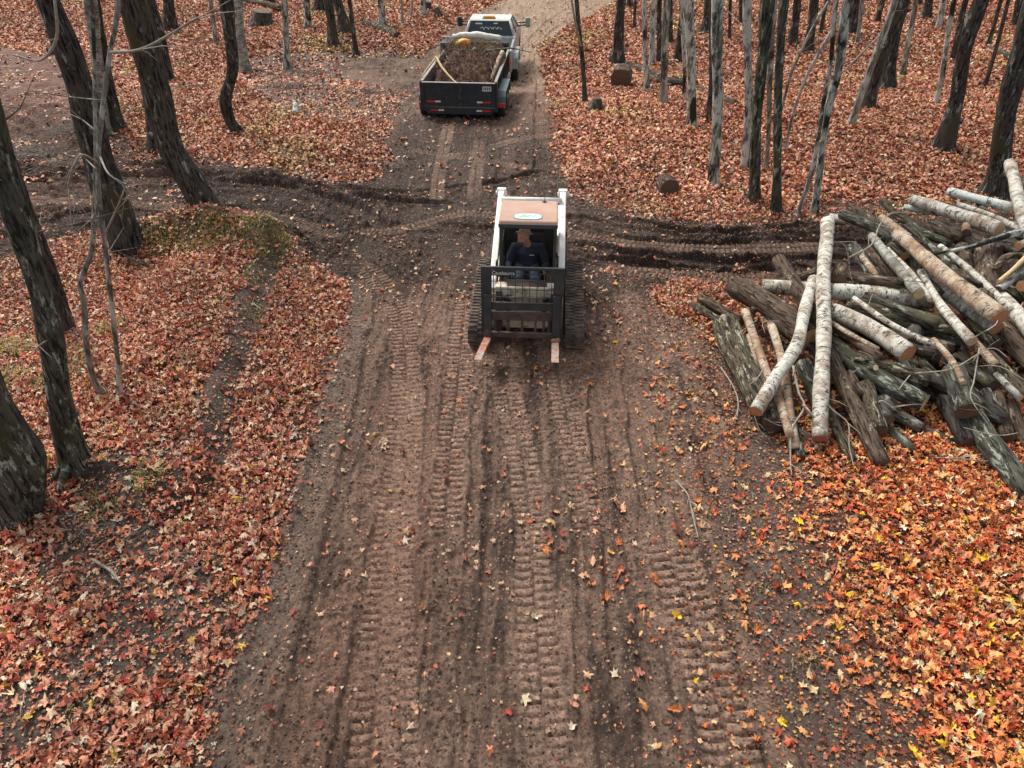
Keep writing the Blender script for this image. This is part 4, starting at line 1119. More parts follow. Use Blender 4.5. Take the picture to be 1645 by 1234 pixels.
LG = [
('birch_log', 'long white birch log lying upright across the left part of the pile', [(1328,357,1.08),(1324,460,.95),(1320,600,.62),(1319,705,.22)], (20,26), 'birch', 'cut_red', 0),
('birch_log', 'curved white birch branch log bending left over the thin sticks', [(1306,448,.86),(1293,505,.80),(1280,555,.72),(1247,603,.60),(1214,660,.42)], (18,22), 'birch', 'cut_orange', 0),
('log', 'thick rough brown log at the upper left of the pile, its blunt end raised', [(1178,462,.50),(1235,495,.55),(1300,545,.50)], (34,44), 'log_bark', 'cut_tan', 2),
('birch_log', 'stout white birch log lying level behind the upright birch, pink leaves at its right end', [(1224,459,.66),(1340,471,.74),(1498,478,.80)], (22,32), 'birch', 'cut_red', 0),
('log', 'smooth brown pole slanting up at the left of the upright birch', [(1252,418,.82),(1282,465,.74),(1312,520,.62)], (23,26), 'log_bark', 'cut_brown', 0),
('log', 'long smooth brown log running down right from the upright birch to the orange leaves', [(1322,545,.55),(1365,640,.36),(1417,748,.13)], (24,29), 'log_bark', 'cut_brown', 1),
('log', 'fat mossy log on the left edge of the pile beside the mud', [(1168,520,.32),(1195,590,.28),(1232,668,.20)], (44,46), 'mossy_bark', 'cut_brown', 1),
('log', 'thin brown log poking out left over red leaves', [(1124,477,.14),(1190,520,.18)], (13,17), 'log_bark', 'cut_brown', 0),
('log', 'thin greenish log end, lowest at the far left tip of the pile', [(1112,490,.07),(1165,524,.10)], (12,14), 'mossy_bark', 'cut_brown', 0),
('log', 'tan slender pole between the fat mossy log and the curved birch', [(1196,500,.48),(1228,585,.42),(1252,645,.36),(1268,700,.26)], (13,15), 'birch_tan', 'cut_tan', 0),
('log', 'thinnest tan pole hugging the fat mossy log', [(1203,540,.40),(1215,600,.36),(1222,640,.32)], (9,11), 'birch_tan', 'cut_tan', 0),
('log', 'reddish brown pole passing under the curved birch', [(1238,520,.46),(1256,585,.42),(1272,680,.28),(1278,722,.12)], (13,17), 'birch_tan', 'cut_brown', 0),
('log', 'mossy log with a broad dark cut end facing the leaves below the curved birch', [(1216,590,.30),(1232,640,.24),(1243,682,.19)], (26,36), 'mossy_bark', 'cut_brown', 0),
('log', 'thin mottled pole ending in the orange leaves left of the upright birch', [(1258,600,.34),(1272,670,.22),(1287,735,.08)], (13,16), 'lichen_bark', 'cut_brown', 0),
('log', 'short brown stub with round dark cut face left of the upright birch top', [(1255,452,.74),(1288,446,.80),(1312,436,.86)], (11,15), 'log_bark', 'cut_brown', 0),
('log', 'stumpy round cut end just right of the upright birch', [(1352,432,.84),(1345,452,.84)], (24,25), 'log_bark', 'cut_brown', 0),
('log', 'smooth brown log with round cut face resting above the level birch', [(1360,442,.92),(1400,448,.94),(1448,457,.96)], (16,20), 'log_bark', 'cut_brown', 0),
('birch_log', 'ringed white birch log slanting down right to an orange cut face in mid pile', [(1336,497,.74),(1395,528,.76),(1458,570,.74)], (26,31), 'birch', 'cut_orange', 0),
('log', 'thick dark furrowed log under the level birch with an orange cut end', [(1362,492,.56),(1450,512,.62),(1535,530,.66)], (40,42), 'mossy_bark', 'cut_orange', 0),
('log', 'dark log whose round red cut face shows in the middle of the pile', [(1400,540,.42),(1460,556,.46),(1516,576,.50)], (26,34), 'brown_bark', 'cut_red', 0),
('log', 'slim dark log lying against the red-faced log', [(1390,525,.60),(1460,545,.58),(1530,560,.56)], (18,22), 'log_bark', 'cut_red', 0),
('log', 'short brown branch piece with torn bark left of the ringed birch end', [(1330,520,.66),(1372,545,.66),(1415,578,.64)], (14,22), 'log_bark', 'cut_brown', 0),
('log', 'brown and green log end pointing right below the ringed birch', [(1375,572,.60),(1430,590,.58),(1494,609,.56)], (18,25), 'mossy_bark', 'cut_brown', 0),
('log', 'thick green lichened log with a pale broken tip low in mid pile', [(1325,552,.46),(1400,600,.44),(1488,645,.40)], (34,33), 'lichen_bark', 'splinter', 1),
('log', 'small stub with a tan cut face left of the knotted log', [(1362,600,.40),(1382,638,.34)], (14,17), 'log_bark', 'cut_brown', 0),
('log', 'knotted mossy log with a dark cut end above three red leaves', [(1388,618,.38),(1402,655,.34),(1413,692,.27)], (24,29), 'mossy_bark', 'cut_brown', 2),
('log', 'narrow green-grey log sliding down to the yellow leaves', [(1414,680,.17),(1466,727,.09)], (16,19), 'lichen_bark', 'cut_brown', 0),
('log', 'dark low log behind the knotted log', [(1410,650,.24),(1480,690,.16)], (20,22), 'brown_bark', 'cut_brown', 0),
('log', 'split greenish log piece lying on the leaves at the foot of the pile', [(1458,682,.14),(1538,714,.09)], (12,14), 'lichen_bark', 'splinter', 0),
('log', 'small round log beneath the split piece', [(1440,690,.10),(1486,722,.06)], (10,12), 'mossy_bark', 'cut_tan', 0),
('log', 'short thick dark log hanging over the shadowed hollow', [(1528,595,.62),(1541,625,.58),(1555,660,.52)], (34,38), 'lichen_bark', 'cut_brown', 0),
('log', 'longest lichened dark log running to the bottom right edge of the pile', [(1552,645,.40),(1592,715,.26),(1655,795,.14)], (32,42), 'lichen_bark', 'cut_brown', 0),
('log', 'black shaded log standing in the hollow of the pile', [(1515,610,.34),(1535,670,.24),(1556,714,.17)], (30,34), 'dark_bark', 'cut_brown', 0),
('log', 'short dark stub right of the shadowed hollow', [(1584,628,.44),(1604,672,.36)], (16,20), 'dark_bark', 'cut_brown', 0),
('log', 'grey pole with a dark cut end standing beside the long lichened log', [(1600,635,.36),(1608,675,.28),(1616,706,.20)], (20,24), 'log_bark', 'cut_brown', 0),
('log', 'last grey log at the right edge low in the pile', [(1622,648,.30),(1636,690,.22),(1658,722,.14)], (22,25), 'log_bark', 'cut_red', 0),
('birch_log', 'big tan birch log on top of the pile with a bright orange cut face', [(1440,374,1.22),(1500,424,1.20),(1560,474,1.14),(1606,512,1.08)], (19,31), 'birch_tan', 'cut_orange', 0),
('birch_log', 'grey-green birch log right below the big tan birch', [(1490,445,.90),(1545,488,.88),(1600,528,.86)], (18,23), 'birch_grey', 'cut_orange', 0),
('birch_log', 'thin pale birch pole below the grey-green birch', [(1478,435,.96),(1505,480,.92),(1533,515,.88),(1563,549,.84)], (11,18), 'birch', 'cut_tan', 0),
('birch_log', 'short thin birch rod tucked against the level birch end', [(1497,480,.78),(1532,512,.76)], (9,12), 'birch', 'cut_tan', 0),
('birch_log', 'small birch rod leaning down right of the hollow', [(1566,550,.78),(1602,588,.72)], (12,15), 'birch_tan', 'cut_brown', 0),
('log', 'green-speckled log leaving the pile at the right edge, mid height', [(1588,570,.60),(1660,645,.50)], (18,24), 'mossy_bark', 'cut_brown', 0),
('birch_log', 'pale lichened pole with a yellow splinter near the top left of the pile', [(1400,378,1.02),(1432,418,1.02),(1476,474,.98)], (13,18), 'birch_grey', 'splinter', 0),
('log', 'greenish brown log at the top left of the pile behind the tan birch', [(1352,344,.86),(1400,364,.96),(1446,388,1.02)], (15,22), 'lichen_bark', 'cut_orange', 0),
('birch_log', 'black and white birch tip at the top left corner of the pile', [(1333,349,.62),(1374,355,.70)], (12,14), 'birch', 'cut_brown', 0),
('log', 'thin brown pole crossing the top left of the pile', [(1366,330,.80),(1402,355,.92),(1450,388,1.0)], (12,16), 'log_bark', 'cut_brown', 0),
('birch_log', 'small dark-tipped birch rod at the start of the big tan birch', [(1415,350,1.10),(1460,384,1.16)], (11,14), 'birch_tan', 'cut_brown', 0),
('log', 'brown pole raised at the back of the pile left of the white birches', [(1418,322,.92),(1450,350,.96),(1545,385,.98)], (10,16), 'log_bark', 'cut_brown', 0),
('birch_log', 'thin blue-grey birch tip below the mottled birch', [(1452,333,.92),(1510,343,.96)], (9,12), 'birch_clean', 'cut_brown', 0),
('birch_log', 'mottled white birch log at the back with a tan ringed cut face', [(1466,319,1.12),(1540,345,1.20),(1605,370,1.24)], (18,24), 'birch', 'cut_tan', 0),
('birch_log', 'clean white birch log, highest at the back of the pile by the broad trunk', [(1522,308,1.10),(1628,333,1.18)], (13,16), 'birch_clean', 'cut_tan', 0),
('birch_log', 'white birch log rising at the right edge in front of the broad trunk', [(1622,262,1.5),(1632,310,1.42),(1658,385,1.3)], (17,19), 'birch', 'cut_tan', 0),
('log', 'grey log leaning behind the rising birch at the right edge', [(1618,276,1.1),(1665,312,1.1)], (14,18), 'log_bark', 'cut_brown', 0),
('log', 'lichened pole in the dark gap left of the mottled birch', [(1448,343,.98),(1480,372,1.0),(1528,392,1.0)], (11,13), 'lichen_bark', 'cut_brown', 0),
('log', 'dark brown log under the mottled birch', [(1500,362,.92),(1605,404,1.0)], (24,26), 'brown_bark', 'cut_brown', 0),
('log', 'tiny upright stub with pale bark in the gap under the mottled birch', [(1553,352,1.12),(1551,374,1.10)], (11,14), 'birch_tan', 'cut_brown', 0),
('branch', 'long thin grey branch lying right across the upper pile', [(1498,408,1.22),(1560,396,1.28),(1600,384,1.30),(1665,366,1.32)], (4,12), 'grey_bark', 'cut_brown', 0),
('log', 'log with a small bright orange cut face beside the brown slab', [(1572,398,1.04),(1527,407,1.06)], (16,17), 'brown_bark', 'cut_orange', 0),
('log', 'thick brown slab-like log with scraped orange marks standing right of centre', [(1578,398,1.04),(1585,440,.98),(1592,490,.90)], (34,42), 'log_bark', 'cut_orange', 0),
('log', 'narrower brown log left of the thick slab-like one', [(1543,400,1.02),(1550,440,.98),(1560,480,.90)], (22,26), 'log_bark', 'cut_brown', 0),
('birch_log', 'black-spotted white birch log at the right edge below the slab-like log', [(1608,478,1.0),(1665,545,.94)], (20,28), 'birch', 'cut_tan', 0),
('log', 'log at the right edge with an orange cut face', [(1672,452,1.08),(1640,460,1.10)], (18,18), 'brown_bark', 'cut_orange', 0),
('log', 'forked grey limb arching at the right edge', [(1600,436,1.12),(1612,416,1.18),(1632,411,1.2),(1662,412,1.2)], (12,8), 'log_bark', 'cut_brown', 0),
('log', 'pale debarked stick crossing the right edge of the pile', [(1605,452,1.16),(1630,430,1.22),(1665,395,1.25)], (6,8), 'splinter', 'cut_tan', 0),
('log', 'greyish pole below the pale debarked stick', [(1604,466,1.06),(1660,425,1.10)], (11,14), 'pale_bark', 'cut_brown', 0),
('log', 'lichened pole sloping behind the clean white birch', [(1572,328,1.02),(1612,372,1.06),(1640,398,1.08)], (9,12), 'lichen_bark', 'cut_tan', 0),
('log', 'dark thick log at the right under the long thin branch', [(1605,395,1.0),(1670,412,1.0)], (26,28), 'brown_bark', 'cut_brown', 0),
('log', 'grey pole lying level behind the mottled birch, upper one', [(1560,345,.95),(1665,368,1.0)], (9,11), 'pale_bark', 'cut_brown', 0),
('log', 'grey pole lying level behind the mottled birch, lower one', [(1600,372,.98),(1670,388,1.0)], (9,11), 'lichen_bark', 'cut_brown', 0),
('log', 'dark stub end poking out under the tan birch near the hollow', [(1560,515,.72),(1600,555,.66)], (18,20), 'mossy_bark', 'cut_brown', 0),
('log', 'thick brown log under the orange-faced birch at the right', [(1605,520,.78),(1640,560,.70),(1675,600,.64)], (30,32), 'log_bark', 'cut_brown', 0),
('log', 'mossy log with a brown end right of the level birch tip', [(1466,415,.86),(1488,450,.84),(1505,480,.80)], (24,26), 'mossy_bark', 'cut_brown', 0),
('log', 'rough log with lichen beneath the splintered pole', [(1395,405,.74),(1430,440,.76),(1470,470,.74)], (20,24), 'log_bark', 'cut_brown', 0),
('log', 'small tan-ended branch piece left of the splintered pole', [(1385,412,.90),(1408,446,.94)], (9,11), 'birch_tan', 'cut_tan', 0),
('log', 'grey-green crumbly log above the brown round-faced log', [(1372,395,.78),(1400,440,.82)], (18,20), 'lichen_bark', 'cut_tan', 0),
('birch_log', 'thin white birch pole crossing above the thick furrowed log', [(1372,478,.90),(1430,520,.86),(1500,556,.80)], (8,11), 'birch', 'cut_tan', 0),
('birch_log', 'small white birch end poking out below the ringed birch', [(1440,560,.55),(1456,590,.5),(1470,602,.47)], (14,15), 'birch', 'cut_tan', 0),
('birch_log', 'slender mottled birch rod right of the big tan birch', [(1510,395,1.12),(1570,445,1.08),(1625,500,1.02)], (9,12), 'birch', 'cut_tan', 0),
('birch_log', 'slender birch rod running beside the splintered pole', [(1425,400,1.04),(1465,440,1.02),(1495,482,.96)], (8,10), 'birch', 'cut_tan', 0),
('log', 'slim grey pole squeezed between the ringed birch and the furrowed log', [(1345,505,.66),(1420,538,.66),(1500,572,.62)], (10,13), 'log_bark', 'cut_tan', 0),
('log', 'slim lichened pole above the splintered pole', [(1455,362,1.06),(1500,400,1.06),(1540,440,1.02)], (9,12), 'lichen_bark', 'cut_tan', 0),
('birch_log', 'white birch rod between the mottled and clean birches at the back', [(1540,328,1.05),(1600,350,1.08),(1645,372,1.1)], (9,11), 'birch', 'cut_tan', 0),
('log', 'slim brown pole lying across the lichened log in front', [(1330,515,.72),(1360,535,.72),(1410,562,.72)], (7,9), 'birch_tan', 'cut_tan', 0),
('birch_log', 'short birch rod at the right edge under the speckled log', [(1600,600,.62),(1640,640,.55)], (10,12), 'birch_grey', 'cut_tan', 0),
('log', 'thin grey pole between the two brown poles left of the hollow', [(1340,585,.42),(1385,660,.3),(1412,715,.18)], (8,10), 'lichen_bark', 'cut_tan', 0),
('birch_log', 'birch rod leaning on the short hanging dark log', [(1500,545,.74),(1530,580,.74),(1548,618,.7)], (9,11), 'birch_tan', 'cut_tan', 0),
('log', 'short log with a tan cut face near the right edge below the orange one', [(1662,500,1.02),(1640,492,1.04)], (14,15), 'log_bark', 'cut_tan', 0),
('log', 'small log end with an orange face at the right edge under the thin branch', [(1655,388,1.22),(1636,396,1.24)], (13,13), 'birch_tan', 'cut_orange', 0),
('log', 'small reddish cut log end under the splintered pole', [(1430,395,.94),(1452,412,.96)], (14,15), 'brown_bark', 'cut_orange', 0),
('log', 'dark thin pole resting on the brown slab-like logs', [(1515,430,1.08),(1570,455,1.06),(1615,470,1.04)], (8,10), 'brown_bark', 'cut_tan', 0),
('log', 'dark log deep under the upright birch', [(1290,585,.30),(1318,650,.22)], (26,28), 'lichen_bark', 'cut_brown', 0),
('log', 'half-buried log behind the long smooth brown log', [(1330,655,.16),(1372,745,.07)], (18,18), 'mossy_bark', 'cut_brown', 0),
]
for name, label, pts, d, mat, cut, st in LG:
    log(name, label, pts, d, mat, cut, stub=st)
# dark logs buried low inside the pile, seen only in the gaps
def envelope(px, py):
    return 1
R_ = random.Random(5)
bur = 0
cA, cB = at_z(1250, 560, 0), at_z(1700, 470, 0)
axis = (at_z(1608, 508, 0) - at_z(1445, 380, 0)).normalized()
for k in range(34):
    t = R_.random()
    px = R_.uniform(1290, 1660); py = R_.uniform(430, 640)
    if py > 640 - (1660 - px) * .02: continue
    z = R_.uniform(.10, .42) if py > 560 or px < 1400 else R_.uniform(.12, .8)
    c = at_z(px, py, z)
    a = math.atan2(axis.y, axis.x) + R_.gauss(0, .45)
    L = R_.uniform(.8, 1.5); r = R_.uniform(.06, .13)
    dv = Vector((math.cos(a), math.sin(a), R_.uniform(-.12, .12))) * L / 2
    world_log('log', 'dark log buried low inside the pile, seen only through the gaps', [c - dv, c, c + dv], [r, r * 1.05, r], R_.choice(['brown_bark', 'dark_bark', 'dark_bark', 'mossy_bark']), 'cut_brown', 'buried logs inside the pile')

sp = MB()
for k in range(26):
    px, py = R_.uniform(1200, 1640), R_.uniform(370, 700)
    if px < 1330 and py < 470: continue
    z = .85 if py < 560 else .5
    c = at_z(px, py, z + R_.uniform(-.1, .35))
    a = R_.random() * 6.283; L = R_.uniform(.25, .8)
    d = Vector((math.cos(a), math.sin(a), R_.uniform(-.25, .25)))
    n_ = Vector((R_.uniform(-.12, .12), R_.uniform(-.12, .12), R_.uniform(-.05, .12)))
    world_log('twig', 'short thin bare twig caught among the piled logs', [c - d * L * .5, c + n_, c + d * L * .5], [R_.uniform(.006, .014), .007, .003], R_.choice(['twig_bark', 'pale_bark', 'log_bark']), 'cut_brown', 'small twigs caught in the log pile', 'twig', 5)
# ---- red paint spots: real blobs of paint on the upright birch are left in its bark
# ---- lying logs and stumps out in the woods
def glog(name, label, a, b, d, mat, cut='cut_brown', group=None, mid=None, lift=.6, stub=0, cat='log'):
    P = [gpt(*a)] + ([gpt(*mid)] if mid else []) + [gpt(*b)]
    rads = [ (d[0] + (d[1]-d[0]) * i / (len(P)-1)) * depth(p) / F0 / 2 for i, p in enumerate(P)]
    for p, r in zip(P, rads): p.z = top_z(p.x, p.y) + r * lift
    if len(P) == 2:
        P = [P[0], (P[0] + P[1]) / 2, P[1]]; rads = [rads[0], sum(rads) / 2, rads[1]]
    return world_log(name, label, P, rads, mat, cut, group or 'fallen logs on the forest floor', cat, 12, stub, .08)
glog('fallen_log', 'short mossy fallen log with a dark end on the upper left slope', (587,40), (640,62), (12,14), 'mossy_bark', stub=1)
glog('fallen_log', 'pale fallen stem at the top left beyond the white birch', (385,3), (452,20), (8,9), 'log_bark', lift=1.6)
glog('fallen_log', 'thin fallen stick on the leaves between the birch and the slim tree', (408,112), (452,107), (3,4), 'brown_bark')
glog('fallen_log', 'left end of the fallen dark logs behind the log block', (1010,104), (1062,124), (10,11), 'brown_bark')
glog('fallen_log', 'stout middle piece of the fallen dark logs in the tree cluster', (1044,132), (1100,138), (13,15), 'brown_bark', stub=1)
glog('fallen_log', 'right piece of the fallen dark logs with a black end', (1112,140), (1180,170), (9,11), 'brown_bark')
glog('fallen_log', 'far fallen log between the slim trees in the upper right corner', (1585,80), (1640,100), (10,11), 'brown_bark')
glog('fallen_log', 'small dark far log at the top right beyond the dark trunks', (1470,38), (1520,43), (4,4), 'dark_bark')
def stump(name, label, px, py, w, h, mat, lean=(0, 0), cut='cut_brown', dia2=None):
    b = gpt(px, py); b.z = top_z(b.x, b.y) - .05
    sc = depth(b) / F0
    r = w * sc / 2; hh = h
    mb = MB()
    mb.path([(0, 0, -.1), (0, 0, .03), (lean[0] * .4, lean[1] * .4, hh * .4), (lean[0], lean[1], hh)], [r * 1.35, r * 1.15, r * .92, r * (dia2 or .8)], 14, cap=True, jit=.16, capmi=1)
    for k in range(5):
        a = k * 1.26 + .3
        mb.path([(0, 0, hh * .4), (math.cos(a) * r * 1.3, math.sin(a) * r * 1.3, .03), (math.cos(a) * r * 1.9, math.sin(a) * r * 1.9, -.08)], [r * .4, r * .3, r * .1], 6, cap=False, jit=.1)
    o = mb.build(name, [M[mat], M[cut]], None, b)
    return tag(o, label, 'stump')
stump('stump', 'low dark brown tree stump at the foot of the forked slim tree', 957, 178, 22, .42, 'brown_bark', dia2=.55)
stump('root_lump', 'dark mossy root lump in the leaves left of the truck cab', 707, 27, 14, .5, 'mossy_bark', (-.2, 0))
stump('root_lump', 'dark uprooted lump by the grey trunk near the top edge', 684, 16, 18, .5, 'dark_bark', (.1, 0))
stump('root_mound', 'big dark uprooted root mass between the birch and the slim tree', 422, 40, 34, .7, 'brown_bark', (.1, 0), dia2=.9)
stump('stump', 'small dark stub in the leaves between the twin trunks and the bent sapling', 558, 68, 12, .2, 'brown_bark')
# squared log block
b = gpt(998, 138); r = 17 * depth(b) / F0
world_log('log_section', 'short thick grey log block lying in the leaves by the track', [Vector((b.x - .06, b.y - .28, b.z + r * .9)), Vector((b.x, b.y + .05, b.z + r * .95)), Vector((b.x + .05, b.y + .45, b.z + r * .95))], [r * 1.0, r * .98, r * .9], 'log_bark', 'cut_brown', 'cut sections lying in the leaves', 'log', 9, 0, .12)
b = gpt(1074, 315); r = 15.5 * depth(b) / F0
world_log('log_section', 'short round log section with a dark cut face between the track and the front trees', [Vector((b.x + .03, b.y, b.z + r * .9)), Vector((b.x - .02, b.y + .2, b.z + r * .9)), Vector((b.x - .06, b.y + .42, b.z + r * .9))], [r, r * .98, r * .95], 'log_bark', 'cut_brown', 'cut sections lying in the leaves')
b = gpt(476, 185)
world_log('birch_piece', 'small white birch chunk on the leafy bank left of the trailer', [Vector((b.x, b.y - .1, b.z + .07)), Vector((b.x - .02, b.y + .08, b.z + .16)), Vector((b.x - .05, b.y + .2, b.z + .28))], [.09, .085, .06], 'birch_clean', 'cut_tan', 'cut sections lying in the leaves', 'log', 10, 1, .1)

# ---- thin twigs
def twig(label, pts, w, mat='twig_bark', side=3, cat='twig'):
    P = [at_z(a, b, z) for a, b, z in pts]
    L = [np.array([*(p - P[0]), max(.004, w * depth(p) / F0 / 2) * (1 - .5 * i / len(P))]) for i, p in enumerate(P)]
    C = smooth_line(L, 6)
    R = random.Random(len(label) + int(P[0].x * 77))
    mb = MB()
    mb.path([c[:3] for c in C], [abs(c[3]) for c in C], 6)
    for k in range(side):
        i = R.randint(1, len(C) - 3)
        d = Vector(C[i + 1][:3]) - Vector(C[i][:3]); d.normalize()
        dd = (d + Vector((R.uniform(-.8, .8), R.uniform(-.8, .8), R.uniform(-.1, .6)))).normalized(); l = R.uniform(.12, .35)
        p = Vector(C[i][:3])
        mb.path([p, p + dd * l * .5 + Vector((0, 0, .02)), p + dd * l], [C[i][3] * .6, C[i][3] * .5, .002], 5)
    o = mb.build('twig', M[mat], None, P[0])
    return tag(o, label, cat, 'loose twigs around the pile and road')
twig('pale arched twig springing from the top left of the pile', [(1364,414,1.2),(1400,393,1.26),(1413,362,1.4),(1432,343,1.4),(1455,342,1.3)], 3)
twig('dark upright twig at the top left of the pile ending in a fork', [(1350,390,1.0),(1361,402,1.0),(1366,440,.95),(1373,458,.9)], 4, 'brown_bark')
twig('pale forked twig falling from the curved birch to the orange leaves', [(1274,588,.7),(1283,630,.55),(1292,655,.45),(1272,690,.3),(1270,740,.12),(1272,765,.05)], 4)
twig('pale twig joining the foot of the upright birch', [(1290,650,.5),(1312,675,.35),(1335,692,.25)], 5)
twig('thin pale twig hanging right of the upright birch', [(1325,632,.5),(1334,655,.45),(1362,680,.35),(1364,715,.2),(1372,752,.1)], 3)
twig('thin curved stick on the mud at the left foot of the pile', [(1158,590,.05),(1180,625,.06),(1186,655,.06),(1176,680,.04)], 3)
twig('pale wiry twig over the dark cut end by the mud', [(1212,668,.3),(1220,690,.2),(1232,705,.06)], 2)
twig('thin twig running right from the dark cut end', [(1228,672,.3),(1250,683,.25),(1275,688,.2),(1295,700,.15)], 2)
twig('hair-thin twig across the shadowed hollow of the pile', [(1470,600,.8),(1530,592,.85),(1590,560,.95),(1620,575,.9)], 2.5)
twig('long drooping twig in front of the hollow', [(1573,560,.9),(1565,610,.75),(1560,640,.7),(1590,685,.5)], 2.5)
twig('forked pale twig low on the right leaves below the pile', [(1500,735,.15),(1550,738,.2),(1600,742,.2)], 2.5)
twig('branching twig on the mud right of the track prints', [(1085,772,.03),(1105,795,.04),(1112,825,.03),(1123,868,.02)], 3, side=4)
twig('crooked grey stick on the bare ground at the lower left', [(150,900,.1),(175,915,.1),(192,935,.1)], 5)
twig('short dark stick in the leaves at the left road edge', [(345,890,.06),(362,935,.06)], 6, 'brown_bark', 1)
twig('dark curved stick on the bare patch at the lower left', [(200,870,.15),(235,850,.14),(245,845,.14)], 4, 'brown_bark', 1)
twig('thin upright weed stalk at the bottom left corner', [(40,1105,.1),(35,1150,.08),(36,1195,.05)], 3)
twig('fallen branch at the left beneath the foreground trunks', [(35,655,.1),(60,625,.12),(75,608,.12)], 6, 'brown_bark')
twig('straight twig lying on the leaves left of the road', [(150,708,.12),(220,706,.12)], 3, 'brown_bark')
twig('twig on the leaves below the yellow-grass mound', [(180,398,.2),(222,422,.2),(240,428,.18)], 4, 'brown_bark')
twig('slender pale stick on the bank near the green moss', [(380,465,.2),(420,498,.12)], 3, side=1)

# ================================================================== VEHICLE MATERIALS
M['white_paint'] = simple('worn white paint', (.84, .83, .79), (.68, .66, .60), 6, .38, dirt=(.30, .22, .16), dirt_amt=(.60, .72))
M['cream_paint'] = simple('mud-stained cream paint', (.74, .68, .55), (.56, .48, .36), 9, .5, dirt=(.14, .09, .06), dirt_amt=(.50, .62))
M['roof_tan'] = simple('faded dusty roof', (.46, .27, .20), (.50, .33, .25), 3, .7, dirt=(.50, .42, .33), dirt_amt=(.58, .75))
M['frame_dark'] = simple('dark green-black frame paint', (.035, .042, .038), (.055, .06, .055), 6, .5, dirt=(.10, .075, .06), dirt_amt=(.60, .75))
M['black_steel'] = simple('black painted steel', (.022, .024, .028), (.040, .040, .042), 6, .45, dirt=(.095, .065, .05), dirt_amt=(.54, .72))
M['muddy_steel'] = simple('muddy bare steel', (.045, .03, .026), (.10, .065, .05), 9, .7, bs=.3, dirt=(.15, .10, .08), dirt_amt=(.55, .7))
M['fork_worn'] = simple('fork steel with worn red paint', (.38, .31, .26), (.46, .13, .08), 9, .5, thr=(.46, .58), dirt=(.20, .12, .09), dirt_amt=(.52, .66))
M['rubber'] = simple('muddy track rubber', (.045, .035, .030), (.10, .078, .062), 10, .9, bs=.5, dirt=(.20, .145, .11), dirt_amt=(.47, .60))
M['tyre'] = simple('tyre rubber', (.018, .018, .018), (.035, .032, .030), 10, .8, dirt=(.10, .075, .06), dirt_amt=(.58, .72))
M['mud_clump'] = simple('clump of orange-brown mud', (.20, .10, .065), (.30, .16, .10), 20, .9, bs=.5)
M['steel_rim'] = simple('pale steel rim', (.45, .46, .46), (.6, .6, .6), 5, .35, .5)
M['red_plastic'] = simple('red plastic', (.60, .07, .045), (.68, .12, .08), 10, .4)
M['orange_lamp'] = simple('amber plastic', (.85, .36, .02), (.90, .45, .05), 10, .3)
M['red_tape'] = simple('red reflective tape', (.50, .02, .03), (.55, .04, .04), 10, .35)
M['white_tape'] = simple('white reflective tape', (.70, .68, .55), (.75, .74, .62), 10, .35)
M['label_white'] = simple('pale sticker', (.72, .74, .70), (.60, .62, .60), 14, .5)
M['sticker_green'] = simple('green sticker border', (.10, .22, .15), (.16, .30, .22), 14, .5)
M['sticker_mint'] = simple('pale mint sticker', (.46, .66, .56), (.62, .76, .70), 6, .45)
M['seat_black'] = simple('black seat vinyl', (.02, .02, .022), (.035, .035, .035), 8, .6)
M['navy_steel'] = simple('navy black trailer paint', (.015, .024, .032), (.028, .036, .042), 4, .38, dirt=(.085, .075, .075), dirt_amt=(.56, .74))
M['inner_steel'] = simple('scuffed inner trailer wall', (.09, .09, .08), (.16, .15, .125), 7, .7, dirt=(.17, .12, .09), dirt_amt=(.48, .65))
M['edge_steel'] = simple('worn pale steel edge', (.36, .34, .31), (.24, .22, .20), 10, .5, .3)
M['fender_teal'] = simple('dusty teal fender', (.06, .10, .11), (.10, .15, .155), 5, .4, dirt=(.22, .17, .13), dirt_amt=(.60, .75))
M['truck_white'] = simple('white truck paint', (.27, .31, .29), (.34, .38, .35), 3, .28, dirt=(.35, .33, .28), dirt_amt=(.60, .78))
M['tarp'] = simple('rolled cream tarp', (.66, .64, .58), (.78, .76, .70), 7, .8, bs=.3)
M['mirror_shell'] = simple('pale green mirror shell', (.26, .36, .28), (.34, .44, .36), 5, .35)
g, nt_, b_ = nm('dark glass'); b_.inputs['Base Color'].default_value = (.012, .022, .024, 1); b_.inputs['Roughness'].default_value = .06; b_.inputs['Specular IOR Level'].default_value = .7
M['glass'] = g
M['skin'] = simple('skin', (.42, .20, .14), (.48, .25, .18), 8, .55)
M['shirt'] = simple('dark navy sweatshirt', (.015, .021, .033), (.022, .030, .045), 12, .9, bs=.2)
M['jeans'] = simple('blue jeans', (.05, .085, .12), (.085, .12, .16), 20, .9)
M['cab_roof'] = simple('dusty white cab roof', (.50, .52, .48), (.58, .59, .55), 6, .4, dirt=(.34, .30, .24), dirt_amt=(.55, .7))
M['hat'] = simple('tan cap cloth', (.42, .29, .19), (.34, .23, .15), 14, .85)
M['hair'] = simple('brown beard hair', (.10, .045, .025), (.14, .06, .035), 30, .8)
M['boot'] = simple('brown boot', (.05, .03, .02), (.08, .05, .03), 10, .8)
M['earth'] = simple('loose brown earth', (.050, .025, .018), (.19, .09, .058), 5, .95, bs=.9, dirt=(.24, .13, .08), dirt_amt=(.56, .68))
M['yellow_plastic'] = simple('yellow bag', (.70, .50, .04), (.62, .12, .05), 3, .5, thr=(.5, .56))

